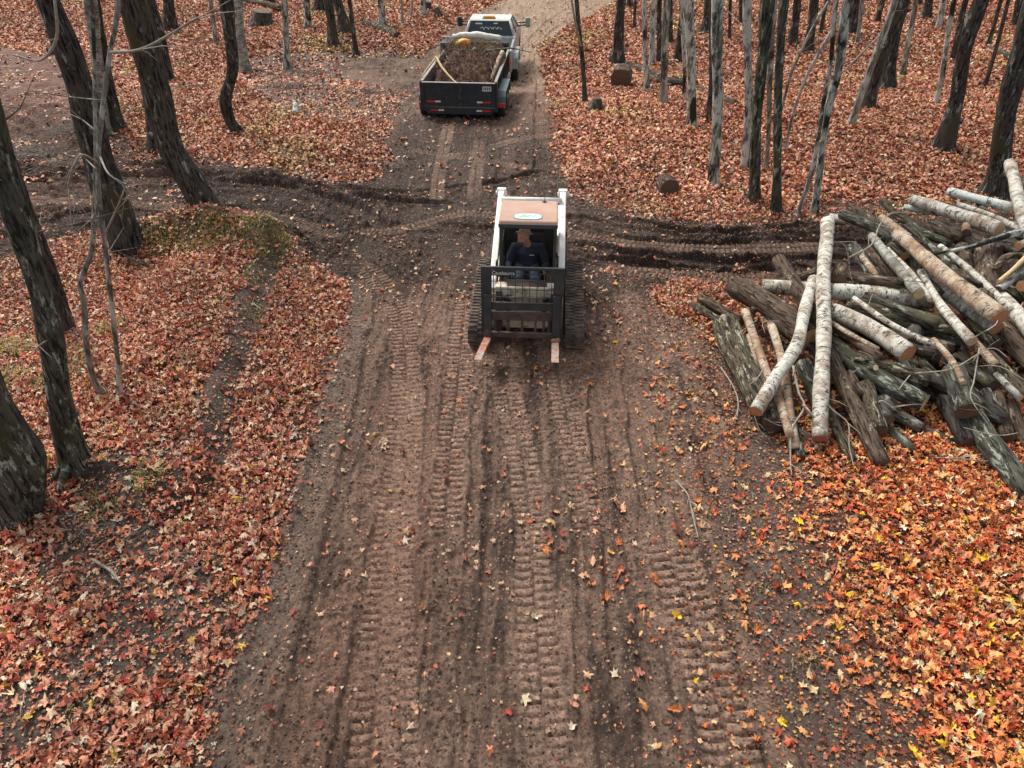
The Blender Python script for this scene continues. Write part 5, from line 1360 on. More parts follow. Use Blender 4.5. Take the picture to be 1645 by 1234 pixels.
# ================================================================== TRACKED LOADER
sk = empty('tracked_loader', (0.215, 9.31, 0.0), math.radians(-3.3),
           'white loader on rubber tracks with pallet forks and a faded tan roof', 'loader')
sk.location.z = -.02
X3 = Matrix.Rotation(0, 3, 'X')
def rotx(a): return Matrix.Rotation(math.radians(a), 3, 'X')
def roty(a): return Matrix.Rotation(math.radians(a), 3, 'Y')
def rotz(a): return Matrix.Rotation(math.radians(a), 3, 'Z')
# ---- tracks
def track_profile():
    """closed loop (y, z) of the belt's centre line, front at small y"""
    c = [(.12, .22, .21, 100, 265), (1.42, .22, .21, 275, 300), (1.74, .40, .22, 300, 440)]
    pts = []
    for (cy, cz, r, a0, a1) in c:
        n = 9
        for i in range(n + 1):
            a = math.radians(a0 + (a1 - a0) * i / n)
            pts.append((cy + r * math.cos(a), cz + r * math.sin(a)))
    return pts
def belt(x0, x1):
    P = track_profile(); n = len(P)
    # even spacing
    L = [0]
    for i in range(n): L.append(L[-1] + math.hypot(P[(i + 1) % n][0] - P[i][0], P[(i + 1) % n][1] - P[i][1]))
    tot = L[-1]
    def at(s):
        s %= tot
        for i in range(n):
            if L[i + 1] >= s:
                t = (s - L[i]) / max(1e-9, L[i + 1] - L[i]); a, b = P[i], P[(i + 1) % n]
                p = (a[0] + (b[0] - a[0]) * t, a[1] + (b[1] - a[1]) * t)
                d = (b[0] - a[0], b[1] - a[1]); l = math.hypot(*d)
                return p, (d[0] / l, d[1] / l)
        return P[0], (1, 0)
    mb = MB()
    outer, inner = [], []
    N = 96
    for i in range(N):
        p, d = at(tot * i / N)
        nrm = (d[1], -d[0])
        outer.append((p[0] + nrm[0] * .0, p[1] + nrm[1] * .0)); inner.append((p[0] - nrm[0] * .03, p[1] - nrm[1] * .03))
    bm = mb.bm
    rows = []
    for prof, xs in ((outer, (x0, x1)), (inner, (x1, x0))):
        for x in xs: rows.append([bm.verts.new((x, q[0], q[1])) for q in prof])
    for r in range(4):
        A, B = rows[r], rows[(r + 1) % 4]
        for i in range(N): bm.faces.new((A[i], A[(i + 1) % N], B[(i + 1) % N], B[i]))
    nl = 58
    for i in range(nl):
        for side in (0, 1):
            p, d = at(tot * (i + .5 * side) / nl)
            nrm = (d[1], -d[0])
            ang = math.atan2(d[1], d[0])
            w = (x1 - x0)
            cx_ = x0 + w * (.27 if side == 0 else .73)
            rm = Matrix.Rotation(ang, 3, 'X')
            mb.box(Vector((cx_, p[0] + nrm[0] * .014, p[1] + nrm[1] * .008)), (w * .47, .036, .022), rm, .006, seg=1)
    return mb
for x0, x1 in ((-.895, -.600), (.600, .895)):
    tr = belt(x0, x1).build('rubber_track', M['rubber'], sk, recalc=True)
    xm = (x0 + x1) / 2
    MB().box((xm, 1.0, .27), (.20, 1.25, .16), None, .03).build('track_frame', M['muddy_steel'], tr)
    for (yy, zz, rr) in ((.12, .22, .165), (1.74, .40, .18)):
        m = MB(); m.cyl((xm - .12, yy, zz), (xm + .12, yy, zz), rr, n=20); m.cyl((xm - .14, yy, zz), (xm + .14, yy, zz), rr * .35, n=12)
        m.build('idler_wheel' if yy < 1 else 'drive_sprocket', M['muddy_steel'], tr, recalc=True)
    for yy in (.55, .80, 1.05, 1.30):
        MB().cyl((xm - .12, yy, .14), (xm + .12, yy, .14), .10, n=14).build('track_roller', M['muddy_steel'], tr, recalc=True)
# ---- body
m = MB()
m.prism([(.28, .20), (2.15, .22), (2.30, .42), (2.30, 1.05), (1.60, 1.12), (1.30, .86), (.24, .84), (.20, .50)], -.555, .555, 'x', .015)
m.build('body', M['cream_paint'], sk, recalc=True)
m = MB()
m.prism([(1.15, .86), (2.28, 1.0), (2.34, 1.30), (2.20, 1.46), (1.15, 1.40)], -.50, .50, 'x', .03)
for k in range(9): m.box((-.32 + k * .08, 1.9, 1.455), (.03, .5, .02), rotx(2), 0)
m.build('engine_hood', M['white_paint'], sk, recalc=True)
for s_ in (-1, 1):
    m = MB(); m.prism([(1.70, .70), (2.38, .74), (2.26, 1.60), (2.02, 1.62)], s_ * .465, s_ * .57, 'x', .012)
    m.build('arm_tower', M['white_paint'], sk, recalc=True)
# stained front panel below the cab
m = MB()
m.box((0, .20, .66), (.80, .05, .30), rotx(-8), .01)
m.box((-.25, .17, .56), (.16, .04, .12), None, .01); m.box((.22, .17, .58), (.22, .04, .10), None, .01)
m.build('front_panel', M['cream_paint'], sk, recalc=True)
m = MB(); m.box((0, .10, 1.00), (.94, .18, .17), None, .02)
cm_ = m.build('front_cross_beam', M['cream_paint'], sk)
MB().box((0, .10, 1.088), (.60, .13, .012), None, .004).build('grip_step', M['muddy_steel'], cm_)
# ---- cab
m = MB()
for s_ in (-1, 1):
    m.box((s_ * .395, .28, 1.45), (.045, .05, .98), rotx(-3), .012)
    m.box((s_ * .405, 1.12, 1.42), (.05, .06, 1.05), None, .012)
    m.box((s_ * .405, .70, .97), (.045, .92, .20), None, .012)
    m.box((s_ * .405, .68, 1.52), (.03, .86, .03), None, .006)
    for k in range(6): m.box((s_ * .408, .34 + k * .14, 1.44), (.016, .016, .92), None, 0)
    for k in range(5): m.box((s_ * .411, .68, 1.15 + k * .16), (.012, .84, .012), None, 0)
m.box((0, .235, 1.06), (.78, .05, .05), None, .01)
m.box((0, .30, 1.915), (.80, .05, .04), None, .01)
m.prism([(-.40, .86), (.40, .86), (.40, 1.60), (.24, 1.86), (-.24, 1.86), (-.40, 1.60)], 1.10, 1.13, 'y')
m.build('cab_frame', M['frame_dark'], sk, recalc=True)
m = MB()
m.prism([(.30, 1.93), (.33, 1.99), (.60, 2.025), (1.06, 2.00), (1.10, 1.90)], -.425, .425, 'x', .018)
rf = m.build('roof', M['roof_tan'], sk, recalc=True)
m = MB(); m.prism([(.292, 1.90), (.285, 1.955), (.305, 1.955), (.305, 1.90)], -.43, .43, 'x', .004)
m.build('roof_front_edge', M['frame_dark'], rf, recalc=True)
def disc(name, c, rx, ry, z, th, mat, parent, rot):
    m = MB(); b = bmesh.new()
    bmesh.ops.create_cone(b, cap_ends=True, segments=40, radius1=1, radius2=1, depth=th)
    # rounded oblong
    for v in b.verts:
        a = math.atan2(v.co.y, v.co.x); e = .72
        v.co.x = rx * math.copysign(abs(math.cos(a)) ** e, math.cos(a)); v.co.y = ry * math.copysign(abs(math.sin(a)) ** e, math.sin(a))
    bmesh.ops.transform(b, matrix=Matrix.Translation(c) @ rot.to_4x4(), verts=b.verts)
    m.merge(b)
    return m.build(name, mat, parent)
rr_ = rotx(math.degrees(math.atan2(.040, .30)))
ns = Vector((0, -.14, .99))
st = disc('roof_sticker', Vector((-.01, .45, 2.0085)), .215, .088, 0, .004, M['sticker_green'], rf, rr_)
st2 = disc('sticker_panel', Vector((-.01, .45, 2.0115)), .200, .076, 0, .004, M['sticker_mint'], st, rr_)
m = MB()
for k, (x, y, w) in enumerate(((-.05, .02, .06), (.03, .02, .05), (.10, .015, .05), (-.02, -.015, .09), (.08, -.02, .04), (-.10, -.02, .05))):
    m.box(Vector((-.01 + x, .45 + y, 2.0145 + y * .13)), (w, .008, .002), rr_)
m.build('sticker_marks', M['sticker_green'], st)
m = MB(); m.cyl((.22, 1.0, 2.00), (.22, 1.0, 2.02), .03); m.path([(.22, 1.0, 2.01), (.225, 1.01, 2.09), (.235, 1.05, 2.17)], [.006, .005, .003], 6)
m.build('antenna', M['black_steel'], sk, recalc=True)
MB().box((0, 1.02, 1.22), (.50, .12, .58), rotx(-8), .05).build('seat_back', M['seat_black'], sk)
MB().box((0, .78, .93), (.50, .50, .12), None, .05).build('seat', M['seat_black'], sk)
for s_ in (-1, 1):
    m = MB(); m.path([(s_ * .27, .40, .92), (s_ * .275, .38, 1.08), (s_ * .27, .37, 1.17)], [.012, .012, .02], 8); m.ball((s_ * .27, .37, 1.18), .026, (1, 1, 1.3))
    m.build('control_lever', M['seat_black'], sk)
# fire extinguisher beside the left post
m = MB(); m.path([(-.475, .26, .98), (-.475, .27, 1.0), (-.47, .31, 1.22), (-.468, .318, 1.27)], [.03, .036, .034, .014], 12)
fe = m.build('fire_extinguisher', M['red_plastic'], sk, recalc=True)
m = MB(); m.path([(-.468, .318, 1.27), (-.465, .33, 1.36)], [.015, .012], 8); m.box((-.465, .315, 1.35), (.02, .07, .02), None, .004)
m.build('valve', M['black_steel'], fe)
# ---- lift arms
for s_ in (-1, 1):
    m = MB()
    xa, xb = s_ * .462, s_ * .560
    prof = [(2.22, 1.58), (2.22, 1.71), (2.02, 1.74), (.62, 1.33), (.16, 1.14), (.04, 1.04), (.10, .92), (.36, 1.02), (.70, 1.20), (2.0, 1.59)]
    m.prism(prof, xa, xb, 'x', .014)
    ar = m.build('lift_arm', M['white_paint'], sk, recalc=True)
    m = MB(); m.prism([(.20, 1.08), (.02, 1.03), (-.14, .66), (-.15, .40), (-.04, .38), (.06, .66), (.20, .92)], s_ * .36, s_ * .46, 'x', .01)
    m.build('arm_foot', M['black_steel'], ar, recalc=True)
    m = MB(); m.box((s_ * .511, 2.15, 1.69), (.15, .10, .12), None, .015); m.cyl((s_ * .42, 2.15, 1.67), (s_ * .61, 2.15, 1.67), .035)
    m.build('pivot', M['white_paint'], ar, recalc=True)
    m = MB(); m.cyl((s_ * .455, 1.9, 1.30), (s_ * .455, 1.1, 1.05), .035); m.cyl((s_ * .455, 1.1, 1.05), (s_ * .455, .66, .91), .02)
    m.build('lift_cylinder', M['muddy_steel'], sk, recalc=True)
    m = MB(); m.path([(s_ * .58, 1.3, 1.44), (s_ * .585, .8, 1.32), (s_ * .58, .3, 1.12)], .010, 6)
    for yy, zz in ((1.15, 1.44), (.55, 1.24)): m.box((s_ * .575, yy, zz), (.03, .05, .05), None, .006)
    m.build('hydraulic_hose', M['seat_black'], ar)
MB().cyl((-.49, 1.80, 1.70), (.49, 1.80, 1.70), .045).build('rear_cross_tube', M['white_paint'], sk, recalc=True)
# white side window frame on the right
MB().box((.455, .62, 1.50), (.02, .10, .34), None, .006).build('side_light_bracket', M['white_paint'], sk)
# work lamps
for s_ in (-1, 1):
    MB().box((s_ * .36, 1.0, 1.86), (.06, .03, .04), None, .01).build('work_lamp', M['label_white'], sk)
for s_ in (-1, 1):
    m = MB()
    for k in range(3): m.path([(s_ * (.30 + .03 * k), .16, .86 - .02 * k), (s_ * (.31 + .03 * k), -.02, .78 + .05 * k), (s_ * (.24 + .03 * k), -.16, .84 + .03 * k), (s_ * .22, -.26, .80)], .011, 6)
    m.build('hydraulic_hoses', M['seat_black'], sk)
    m = MB(); m.cyl((s_ * .27, .12, .80), (s_ * .27, -.12, .60), .035); m.cyl((s_ * .27, -.12, .60), (s_ * .27, -.26, .47), .020)
    m.build('tilt_cylinder', M['muddy_steel'], sk, recalc=True)
    m = MB()
    for yy, zz in ((.30, 1.12), (.62, 1.26), (1.2, 1.42), (1.8, 1.62)): m.cyl((s_ * .558, yy, zz), (s_ * .570, yy, zz), .022, n=8)
    m.build('bolt_head', M['muddy_steel'], sk, recalc=True)
m = MB(); m.box((-.30, .005, 1.00), (.10, .012, .08), None, .01); m.box((.36, .005, 1.02), (.07, .012, .06), None, .01)
m.build('warning_plates', M['label_white'], cm_)
# ---- fork carriage (leans back)
car = empty('fork_carriage', (-.05, -.34, .43), 0); car.parent = sk
car.rotation_euler = (math.radians(-9), 0, 0)
bk = M['black_steel']
m = MB()
m.box((0, 0, 1.075), (1.205, .05, .045), None, .006)
for s_ in (-1, 1):
    m.box((s_ * .525, 0, .855), (.155, .035, .40), None, .006)
    m.box((s_ * .565, 0, .38), (.035, .05, .60), None, .006)
    m.box((s_ * .595, .012, .48), (.012, .07, 1.14), None, .003)
m.box((0, 0, .50), (1.10, .045, .12), None, .006)
m.build('guard_frame', bk, car)
m = MB()
m.box((0, .012, .34), (1.08, .05, .13), None, .008)
for k in range(5): m.box((-.40 + k * .20, .05, .19), (.035, .03, .22), None, .004)
m.box((0, 0, .045), (1.14, .06, .08), None, .008)
m.build('mounting_plate', M['muddy_steel'], car)
m = MB()
for k in range(9): m.cyl((-.42 + k * .105, .0, .55), (-.42 + k * .105, 0, 1.06), .0065, n=6)
for k in range(4): m.cyl((-.46, -.013, .64 + k * .12), (.46, -.013, .64 + k * .12), .0055, n=6)
m.build('wire_guard', M['muddy_steel'], car, recalc=True)
# pale hand lettering at the upper left of the guard
m = MB(); m.box((-.28, -.020, 1.008), (.36, .008, .085), None, .002)
pl = m.build('name_plate', bk, car)
fc = bpy.data.curves.new('lettering', 'FONT'); fc.body = 'Cautkaurrs'; fc.size = .072; fc.extrude = .0015; fc.shear = .1; fc.align_x = 'LEFT'
tmp = bpy.data.objects.new('t', fc); COL.objects.link(tmp)
bpy.context.view_layer.update()
me_ = bpy.data.meshes.new_from_object(tmp.evaluated_get(bpy.context.evaluated_depsgraph_get()))
bpy.data.objects.remove(tmp)
lt = bpy.data.objects.new('lettering', me_); COL.objects.link(lt); me_.materials.append(M['label_white'])
lt.parent = pl; lt.location = (-.445, -.0262, .985); lt.rotation_euler = (math.radians(90), 0, 0)
# forks: shank and blade, the blades tipped up a little
for s_, tw in ((-1, -5), (1, 0)):
    fk = empty('fork', (s_ * .500, -.035, 0), 0); fk.parent = car
    m = MB(); m.box((0, -.02, .34), (.105, .045, .70), None, .006); m.box((0, .02, .64), (.11, .05, .05), None, .005); m.box((0, .02, .05), (.11, .05, .05), None, .005)
    m.build('shank', bk, fk)
    m = MB()
    prof = [(-.043, -.03), (-.043, .02), (-.45, .014), (-.85, -.008), (-.855, -.018), (-.45, -.026)]
    m.prism([(p, q) for p, q in prof], -.052, .052, 'x', .003)
    bl = m.build('blade', M['fork_worn'], fk, recalc=True)
    bl.rotation_euler = (math.radians(-3.5), 0, math.radians(-tw * .9 * -1 if False else tw))
    if s_ > 0:
        m = MB(); R = random.Random(3)
        for k in range(9): m.ball((R.uniform(-.07, .07), -.12 + R.uniform(-.03, .03), .03 + R.uniform(-.01, .02)), R.uniform(.02, .04), (1.2, 1, .7), u=8, v=6)
        m.build('mud_clump', M['mud_clump'], fk)
# ================================================================== DRIVER (sits in the cab)
man = empty('person', sk.matrix_basis @ Vector((-.02, .80, .99)), sk.rotation_euler.z,
            'man in tan cap, navy sweatshirt and jeans sitting at the loader levers', 'person')
def remesh(o, vs):
    r = o.modifiers.new('r', 'REMESH'); r.mode = 'VOXEL'; r.voxel_size = vs; r.use_smooth_shade = True
    s = o.modifiers.new('s', 'SMOOTH'); s.iterations = 3; s.factor = .5
# coordinates below: x to the picture's right, y away from the camera, z up from the seat
hd = Vector((-.06, -.07, .575)); HR = rotz(-42)
def h(p): return hd + HR @ Vector(p)
m = MB()
m.ball(hd + Vector((0, 0, .02)), .098, (.86, 1.0, 1.12), HR, 20, 14)         # skull
m.ball(h((0, -.045, -.045)), .066, (.92, .95, 1.0), HR)                       # jaw
m.ball(h((0, -.105, -.012)), .017, (.8, 1.3, 1.7), HR, 10, 8)                 # nose
m.ball(h((0, -.090, -.052)), .020, (1.3, .6, .5), HR, 10, 8)                  # mouth
m.ball(h((-.034, -.086, .022)), .014, (1, .6, .7), HR, 8, 6); m.ball(h((.034, -.086, .022)), .014, (1, .6, .7), HR, 8, 6)
m.ball(h((-.085, .005, .0)), .024, (.4, .8, 1.2), HR, 8, 6); m.ball(h((.085, .005, .0)), .024, (.4, .8, 1.2), HR, 8, 6)
m.path([(0, .03, .36), (-.02, .0, .45), (-.05, -.05, .52)], [.066, .058, .058], 14)   # neck
m.path([(0, .04, .02), (0, .06, .18), (0, .04, .34), (0, .03, .40)], [.12, .115, .11, .06], 16, oval=1.0)
for s_ in (-1, 1):
    sh = Vector((s_ * .19, .04, .36)); el = Vector((s_ * .275, -.10, .12)); wr = Vector((s_ * .275, -.335, .155))
    m.path([(s_ * .10, .04, .33), sh - Vector((0, 0, .03)), sh.lerp(el, .5), el, el.lerp(wr, .5), wr], [.04, .042, .040, .038, .036, .028], 12)
    # hand closed round the lever: palm, four curled fingers of different length, thumb on the inner side
    pm = wr + Vector((0, -.045, .01))
    m.ball(pm, .042, (.62, 1.05, .95), None, 12, 8)
    for k, (dz, ln) in enumerate(((.030, .95), (.011, 1.05), (-.008, 1.0), (-.026, .8))):
        a = pm + Vector((s_ * .018, -.03, dz)); 
        m.path([a, a + Vector((s_ * .006, -.030 * ln, 0)), a + Vector((-s_ * .018, -.046 * ln, -.002)), a + Vector((-s_ * .038, -.036 * ln, -.003))], [.0095, .0090, .0082, .0068], 8)
    a = pm + Vector((-s_ * .022, -.012, .03))
    m.path([a, a + Vector((-s_ * .010, -.022, .020)), a + Vector((-s_ * .004, -.045, .026))], [.0115, .0100, .0080], 8)
    hp = Vector((s_ * .095, .02, .02)); kn = Vector((s_ * .15, -.43, .04)); an = Vector((s_ * .15, -.50, -.34))
    m.path([hp, hp.lerp(kn, .5), kn, kn.lerp(an, .5), an], [.085, .078, .060, .052, .038], 14)
bd = m.build('body', M['skin'], man); remesh(bd, .0065)
m = MB()   # sweatshirt
m.path([(0, .04, .00), (0, .05, .09), (0, .06, .20), (0, .045, .31), (0, .035, .375), (0, .02, .405)], [.165, .170, .172, .172, .130, .074], 20, oval=1.0)
m.ball((0, .03, .28), .15, (1.35, .85, .75), None, 18, 12)
m.ball((0, -.02, .10), .13, (1.15, .9, .9), None, 18, 12)
for s_ in (-1, 1):
    sh = Vector((s_ * .20, .04, .345)); el = Vector((s_ * .29, -.09, .12)); wr = Vector((s_ * .275, -.300, .150))
    m.path([(s_ * .08, .04, .34), sh, sh.lerp(el, .5) + Vector((s_ * .01, 0, 0)), el, el.lerp(wr, .5), wr], [.075, .082, .068, .062, .054, .042], 14)
shirt = m.build('sweatshirt', M['shirt'], man); remesh(shirt, .010)
MB().box((.07, -.118, .285), (.075, .004, .009), rotx(-12), 0).build('chest_logo', M['label_white'], man)
m = MB()
m.ball((0, .02, .00), .15, (1.15, 1.0, .7), None, 18, 12)
for s_ in (-1, 1):
    hp = Vector((s_ * .095, .02, .02)); kn = Vector((s_ * .15, -.44, .045)); an = Vector((s_ * .15, -.51, -.32))
    m.path([hp, hp.lerp(kn, .5), kn, kn.lerp(an, .5), an], [.098, .092, .076, .068, .060], 14)
jn = m.build('jeans', M['jeans'], man); remesh(jn, .010)
for s_ in (-1, 1):
    m = MB(); m.path([(s_ * .15, -.46, -.36), (s_ * .15, -.52, -.37), (s_ * .155, -.62, -.385)], [.045, .05, .035], 10)
    m.build('boot', M['boot'], man)
m = MB(); HT = HR @ rotx(-16)
hc = hd + HR @ Vector((0, .022, .058))
m.ball(hc + Vector((0, 0, .01)), .094, (.92, 1.04, .82), HT, 20, 12)
b = bmesh.new(); bmesh.ops.create_cone(b, cap_ends=True, segments=32, radius1=.132, radius2=.092, depth=.022)
bmesh.ops.scale(b, vec=(1, 1.08, 1), verts=b.verts)
bmesh.ops.transform(b, matrix=Matrix.Translation(hc) @ (HR @ rotx(-20) @ roty(-8)).to_4x4(), verts=b.verts)
for f in b.faces: f.smooth = True
m.merge(b)
m.build('hat', M['hat'], man)
m = MB(); m.ball(h((0, -.066, -.072)), .052, (1.05, .78, .75), HR, 14, 10)
m.build('beard', M['hair'], man)

# ================================================================== DUMP TRAILER
tz = fall(22.0)
trl = empty('dump_trailer', (-1.50, 21.0, float(fall(21.5)) - .06), math.radians(-4.6),
            'navy dump trailer with double rear gates and reflective strips, heaped with brush', 'trailer')
trl.rotation_euler.x = -.015
ns_ = M['navy_steel']
L_, HW, Z0, Z1 = 4.55, 1.035, .47, 1.09
def gate(x0, x1):
    root = MB()
    root.box(((x0 + x1) / 2, 0, (Z0 + Z1) / 2), (x1 - x0, .03, Z1 - Z0), None, .004)
    for zz in (Z0 + .035, Z1 - .03): root.box(((x0 + x1) / 2, -.03, zz), (x1 - x0, .045, .06), None, .006)
    for xx in (x0 + .03, x1 - .03): root.box((xx, -.03, (Z0 + Z1) / 2), (.05, .045, Z1 - Z0 - .12), None, .006)
    o = root.build('gate_door', ns_, trl)
    m = MB(); m.box(((x0 + x1) / 2, -.015, Z1 + .008), (x1 - x0, .09, .018), None, .004); m.build('top_rail', M['edge_steel'], o)
    return o
gl = gate(-HW, -.045 + .08); gr_ = gate(.045, HW)
def strip(par, x, z, w, mat, y=-.0585, h=.045): MB().box((x, y, z), (w, .006, h), None, 0).build('reflective_strip', mat, par)
strip(gl, -.80, Z0 + .115, .235, M['red_tape'], -.0185 - .004); strip(gl, -.60, Z0 + .115, .155, M['white_tape'], -.0185 - .004)
strip(gr_, .79, Z0 + .115, .235, M['red_tape'], -.0185 - .004); strip(gr_, .59, Z0 + .115, .155, M['white_tape'], -.0185 - .004)
pc = MB().box((.80, -.021, Z1 - .14), (.25, .008, .13), None, .002).build('placard', M['label_white'], gr_)
m = MB()
for k in range(4): m.box((.72 + k * .053, -.0265, Z1 - .14), (.030, .003, .075), None, 0)
m.build('placard_marks', M['black_steel'], pc)
m = MB(); m.box((.02, -.075, .70), (.05, .05, .16), None, .008); m.cyl((.02, -.10, .60), (.02, -.10, .82), .014, n=8); m.box((.07, -.09, .70), (.12, .02, .03), None, .004)
m.build('gate_latch', M['muddy_steel'], gr_, recalc=True)
for xx in (-HW - .01, HW + .01):
    m = MB(); m.box((xx + (.025 if xx > 0 else -.025), .02, .72), (.06, .08, .80), None, .006)
    m.build('corner_post', ns_, trl)
for s_ in (-1, 1):
    m = MB(); m.box((s_ * (HW - .01), L_ / 2 + .05, (Z0 + Z1) / 2), (.03, L_ - .02, Z1 - Z0), None, .004)
    for k in range(9): m.box((s_ * (HW + .022), .35 + k * .49, (Z0 + Z1) / 2), (.034, .05, Z1 - Z0 - .02), None, .004)
    w = m.build('side_wall', [ns_], trl)
    MB().box((s_ * (HW + .005), L_ / 2 + .05, Z1 + .02), (.075, L_, .045), None, .006).build('top_rail', M['edge_steel'], w)
    MB().box((s_ * (HW - .032), L_ / 2 + .05, (Z0 + Z1) / 2), (.008, L_ - .1, Z1 - Z0 - .02), None, 0).build('inner_lining', M['inner_steel'], w)
MB().box((0, L_ / 2, Z0 - .03), (HW * 2 - .06, L_ - .06, .05), None, 0).build('floor', M['inner_steel'], trl)
m = MB(); m.box((0, L_ + .04, .84), (HW * 2, .04, .86), None, .006)
fw = m.build('front_wall', ns_, trl)
m = MB()
for s_ in (-1, 1): m.box((s_ * .42, L_ / 2 + .6, .32), (.09, L_ + 1.0, .14), None, .01)
m.box((0, .05, .37), (HW * 2 + .02, .10, .11), None, .01); m.box((0, .05, .27), (1.90, .09, .09), None, .01)
for k in range(5): m.box((0, .8 + k * .85, .34), (1.9, .06, .08), None, .005)
m.path([(-.42, L_ + 1.0, .32), (0, L_ + 1.75, .34)], .05, 8); m.path([(.42, L_ + 1.0, .32), (0, L_ + 1.75, .34)], .05, 8)
fr = m.build('chassis', ns_, trl, recalc=True)
strip(fr, -.72, .345, .235, M['red_tape'], -.004); strip(fr, -.52, .345, .155, M['white_tape'], -.004)
strip(fr, .77, .345, .235, M['red_tape'], -.004); strip(fr, .57, .345, .155, M['white_tape'], -.004)
def wheel(par, c, r, w, outx, dual=False):
    o = MB()
    prof = [(r * .60, -w / 2), (r * .86, -w / 2), (r * .97, -w * .40), (r, -w * .28), (r, w * .28), (r * .97, w * .40), (r * .86, w / 2), (r * .60, w / 2)]
    N = 28; rows = []
    for (rr, xx) in prof: rows.append([o.bm.verts.new((xx, rr * math.cos(2 * math.pi * k / N), rr * math.sin(2 * math.pi * k / N))) for k in range(N)])
    for i in range(len(rows)):
        A, B = rows[i], rows[(i + 1) % len(rows)]
        for k in range(N): o.bm.faces.new((A[k], A[(k + 1) % N], B[(k + 1) % N], B[k]))
    for k in range(N):
        for dx in (-.25, .25):
            a = 2 * math.pi * (k + (dx > 0) * .5) / N
            o.box((dx * w, r * 1.005 * math.cos(a), r * 1.005 * math.sin(a)), (w * .36, .03, .02), Matrix.Rotation(a + math.pi / 2, 3, 'X'), 0)
    wh = o.build('wheel', M['tyre'], par, c, recalc=True)
    m = MB(); m.cyl((-w * .3, 0, 0), (outx * w * .36, 0, 0), r * .60, n=24); m.cyl((outx * w * .36, 0, 0), (outx * w * .5, 0, 0), r * .2, r * .14, n=12)
    for k in range(6):
        a = k * math.pi / 3; m.cyl((outx * w * .36, r * .36 * math.cos(a), r * .36 * math.sin(a)), (outx * w * .42, r * .36 * math.cos(a), r * .36 * math.sin(a)), .015, n=6)
    m.build('rim', M['steel_rim'], wh, recalc=True)
    return wh
for s_ in (-1, 1):
    for yy in (.72, 1.62):
        wheel(trl, (s_ * 1.16 if s_ > 0 else -1.14, yy, .36), .36, .20 if s_ > 0 else .17, s_)
    m = MB()
    m.prism([(y_ - .63, z_) for y_, z_ in [(.86, .42), (.92, .66), (1.10, .80), (2.50, .80), (2.68, .66), (2.74, .42), (2.70, .42), (2.64, .64), (2.48, .77), (1.12, .77), (.96, .64), (.90, .42)]], s_ * 1.05, s_ * (1.30 if s_ > 0 else 1.21), 'x', .004)
    m.build('wheel_fender', M['fender_teal'], trl, recalc=True)
    m = MB(); m.box((s_ * (1.18 if s_ > 0 else 1.13), .18, .46), (.20 if s_ > 0 else .12, .06, .12), None, .012)
    m.build('tail_light', M['red_tape'], trl)
# tarp roll on a rod above the front wall
m = MB(); m.cyl((-1.23, L_ + .05, 1.42), (1.23, L_ + .05, 1.42), .018, n=8)
for s_ in (-1, 1): m.box((s_ * 1.0, L_ + .05, 1.33), (.05, .05, .2), None, .006)
tp = m.build('tarp_rod', M['steel_rim'], trl, recalc=True)
m = MB(); R = random.Random(2)
P = [(-.82 + k * .115, L_ + .05 + R.uniform(-.015, .015), 1.43 + .05 * math.sin(k * .28) + R.uniform(-.012, .012)) for k in range(15)]
m.path(P, [.07 + .035 * math.sin(k * .22) + R.uniform(-.01, .015) for k in range(15)], 14, jit=.08, seed=4)
m.build('rolled_tarp', M['tarp'], tp)
MB().box((-1.235, L_ + .05, 1.42), (.06, .06, .06), None, .01).build('red_marker', M['red_tape'], tp)
m = MB(); m.box((-.99, L_ - .20, 1.20), (.36, .46, .26), None, .02); m.box((-.90, L_ - .45, 1.18), (.12, .06, .22), None, .01)
m.build('corner_box', M['frame_dark'], trl)

# ---- the load
def heap(name, parent_world, dims, amp, mat, seed, label, cat):
    x0, x1, y0, y1 = dims
    nx_, ny_ = 70, 130
    xs = np.linspace(x0, x1, nx_); ys = np.linspace(y0, y1, ny_)
    XX, YY = np.meshgrid(xs, ys)
    e = np.minimum(1, np.minimum(XX - x0, x1 - XX) / .35); e = np.clip(e, 0, 1)
    ramp_ = sst(y0 - .05, y0 + 1.3, YY)
    Z = .50 + amp * ramp_ * (.45 + .55 * e) + .22 * fbm(XX + seed, YY, 1.6, 4, .6) + .16 * fbm(XX, YY + seed, 6, 3, .6) * 1.0
    V = np.stack([XX.ravel(), YY.ravel(), Z.ravel()], 1)
    jj, ii = np.meshgrid(np.arange(ny_ - 1), np.arange(nx_ - 1), indexing='ij'); a = (jj * nx_ + ii).ravel()
    # closed lump: skirt to the floor
    F = np.stack([a, a + 1, a + nx_ + 1, a + nx_], 1)
    o = np_mesh(name, V, F, [mat], smooth=True)
    o.matrix_world = parent_world
    return tag(o, label, cat)
TW = Matrix.Translation(trl.location) @ trl.rotation_euler.to_matrix().to_4x4()
def tw(p): return TW @ Vector(p)
hp_ = heap('soil_heap', TW, (-.96, .96, .25, 4.35), .64, M['earth'], 3.0, 'heap of brown earth, roots and debris filling the dump trailer', 'soil heap')
hp_['kind'] = 'stuff'
m = MB(); R = random.Random(12)
for k in range(520):
    y = R.uniform(.6, 4.3); x = R.uniform(-.9, .9); z = .62 + .58 * float(sst(.2, 1.5, y)) + R.uniform(-.05, .12)
    d = Vector((R.gauss(0, 1), R.gauss(0, 1), abs(R.gauss(0, .45)))).normalized(); l = R.uniform(.12, .5)
    p = Vector((x, y, z)); q = p + d * l * .5 + Vector((R.uniform(-.06, .06), 0, .04)); e = p + d * l
    if abs(e.x) > .98: continue
    m.path([p, q, e], [R.uniform(.006, .018), .009, .004], 5, cap=False)
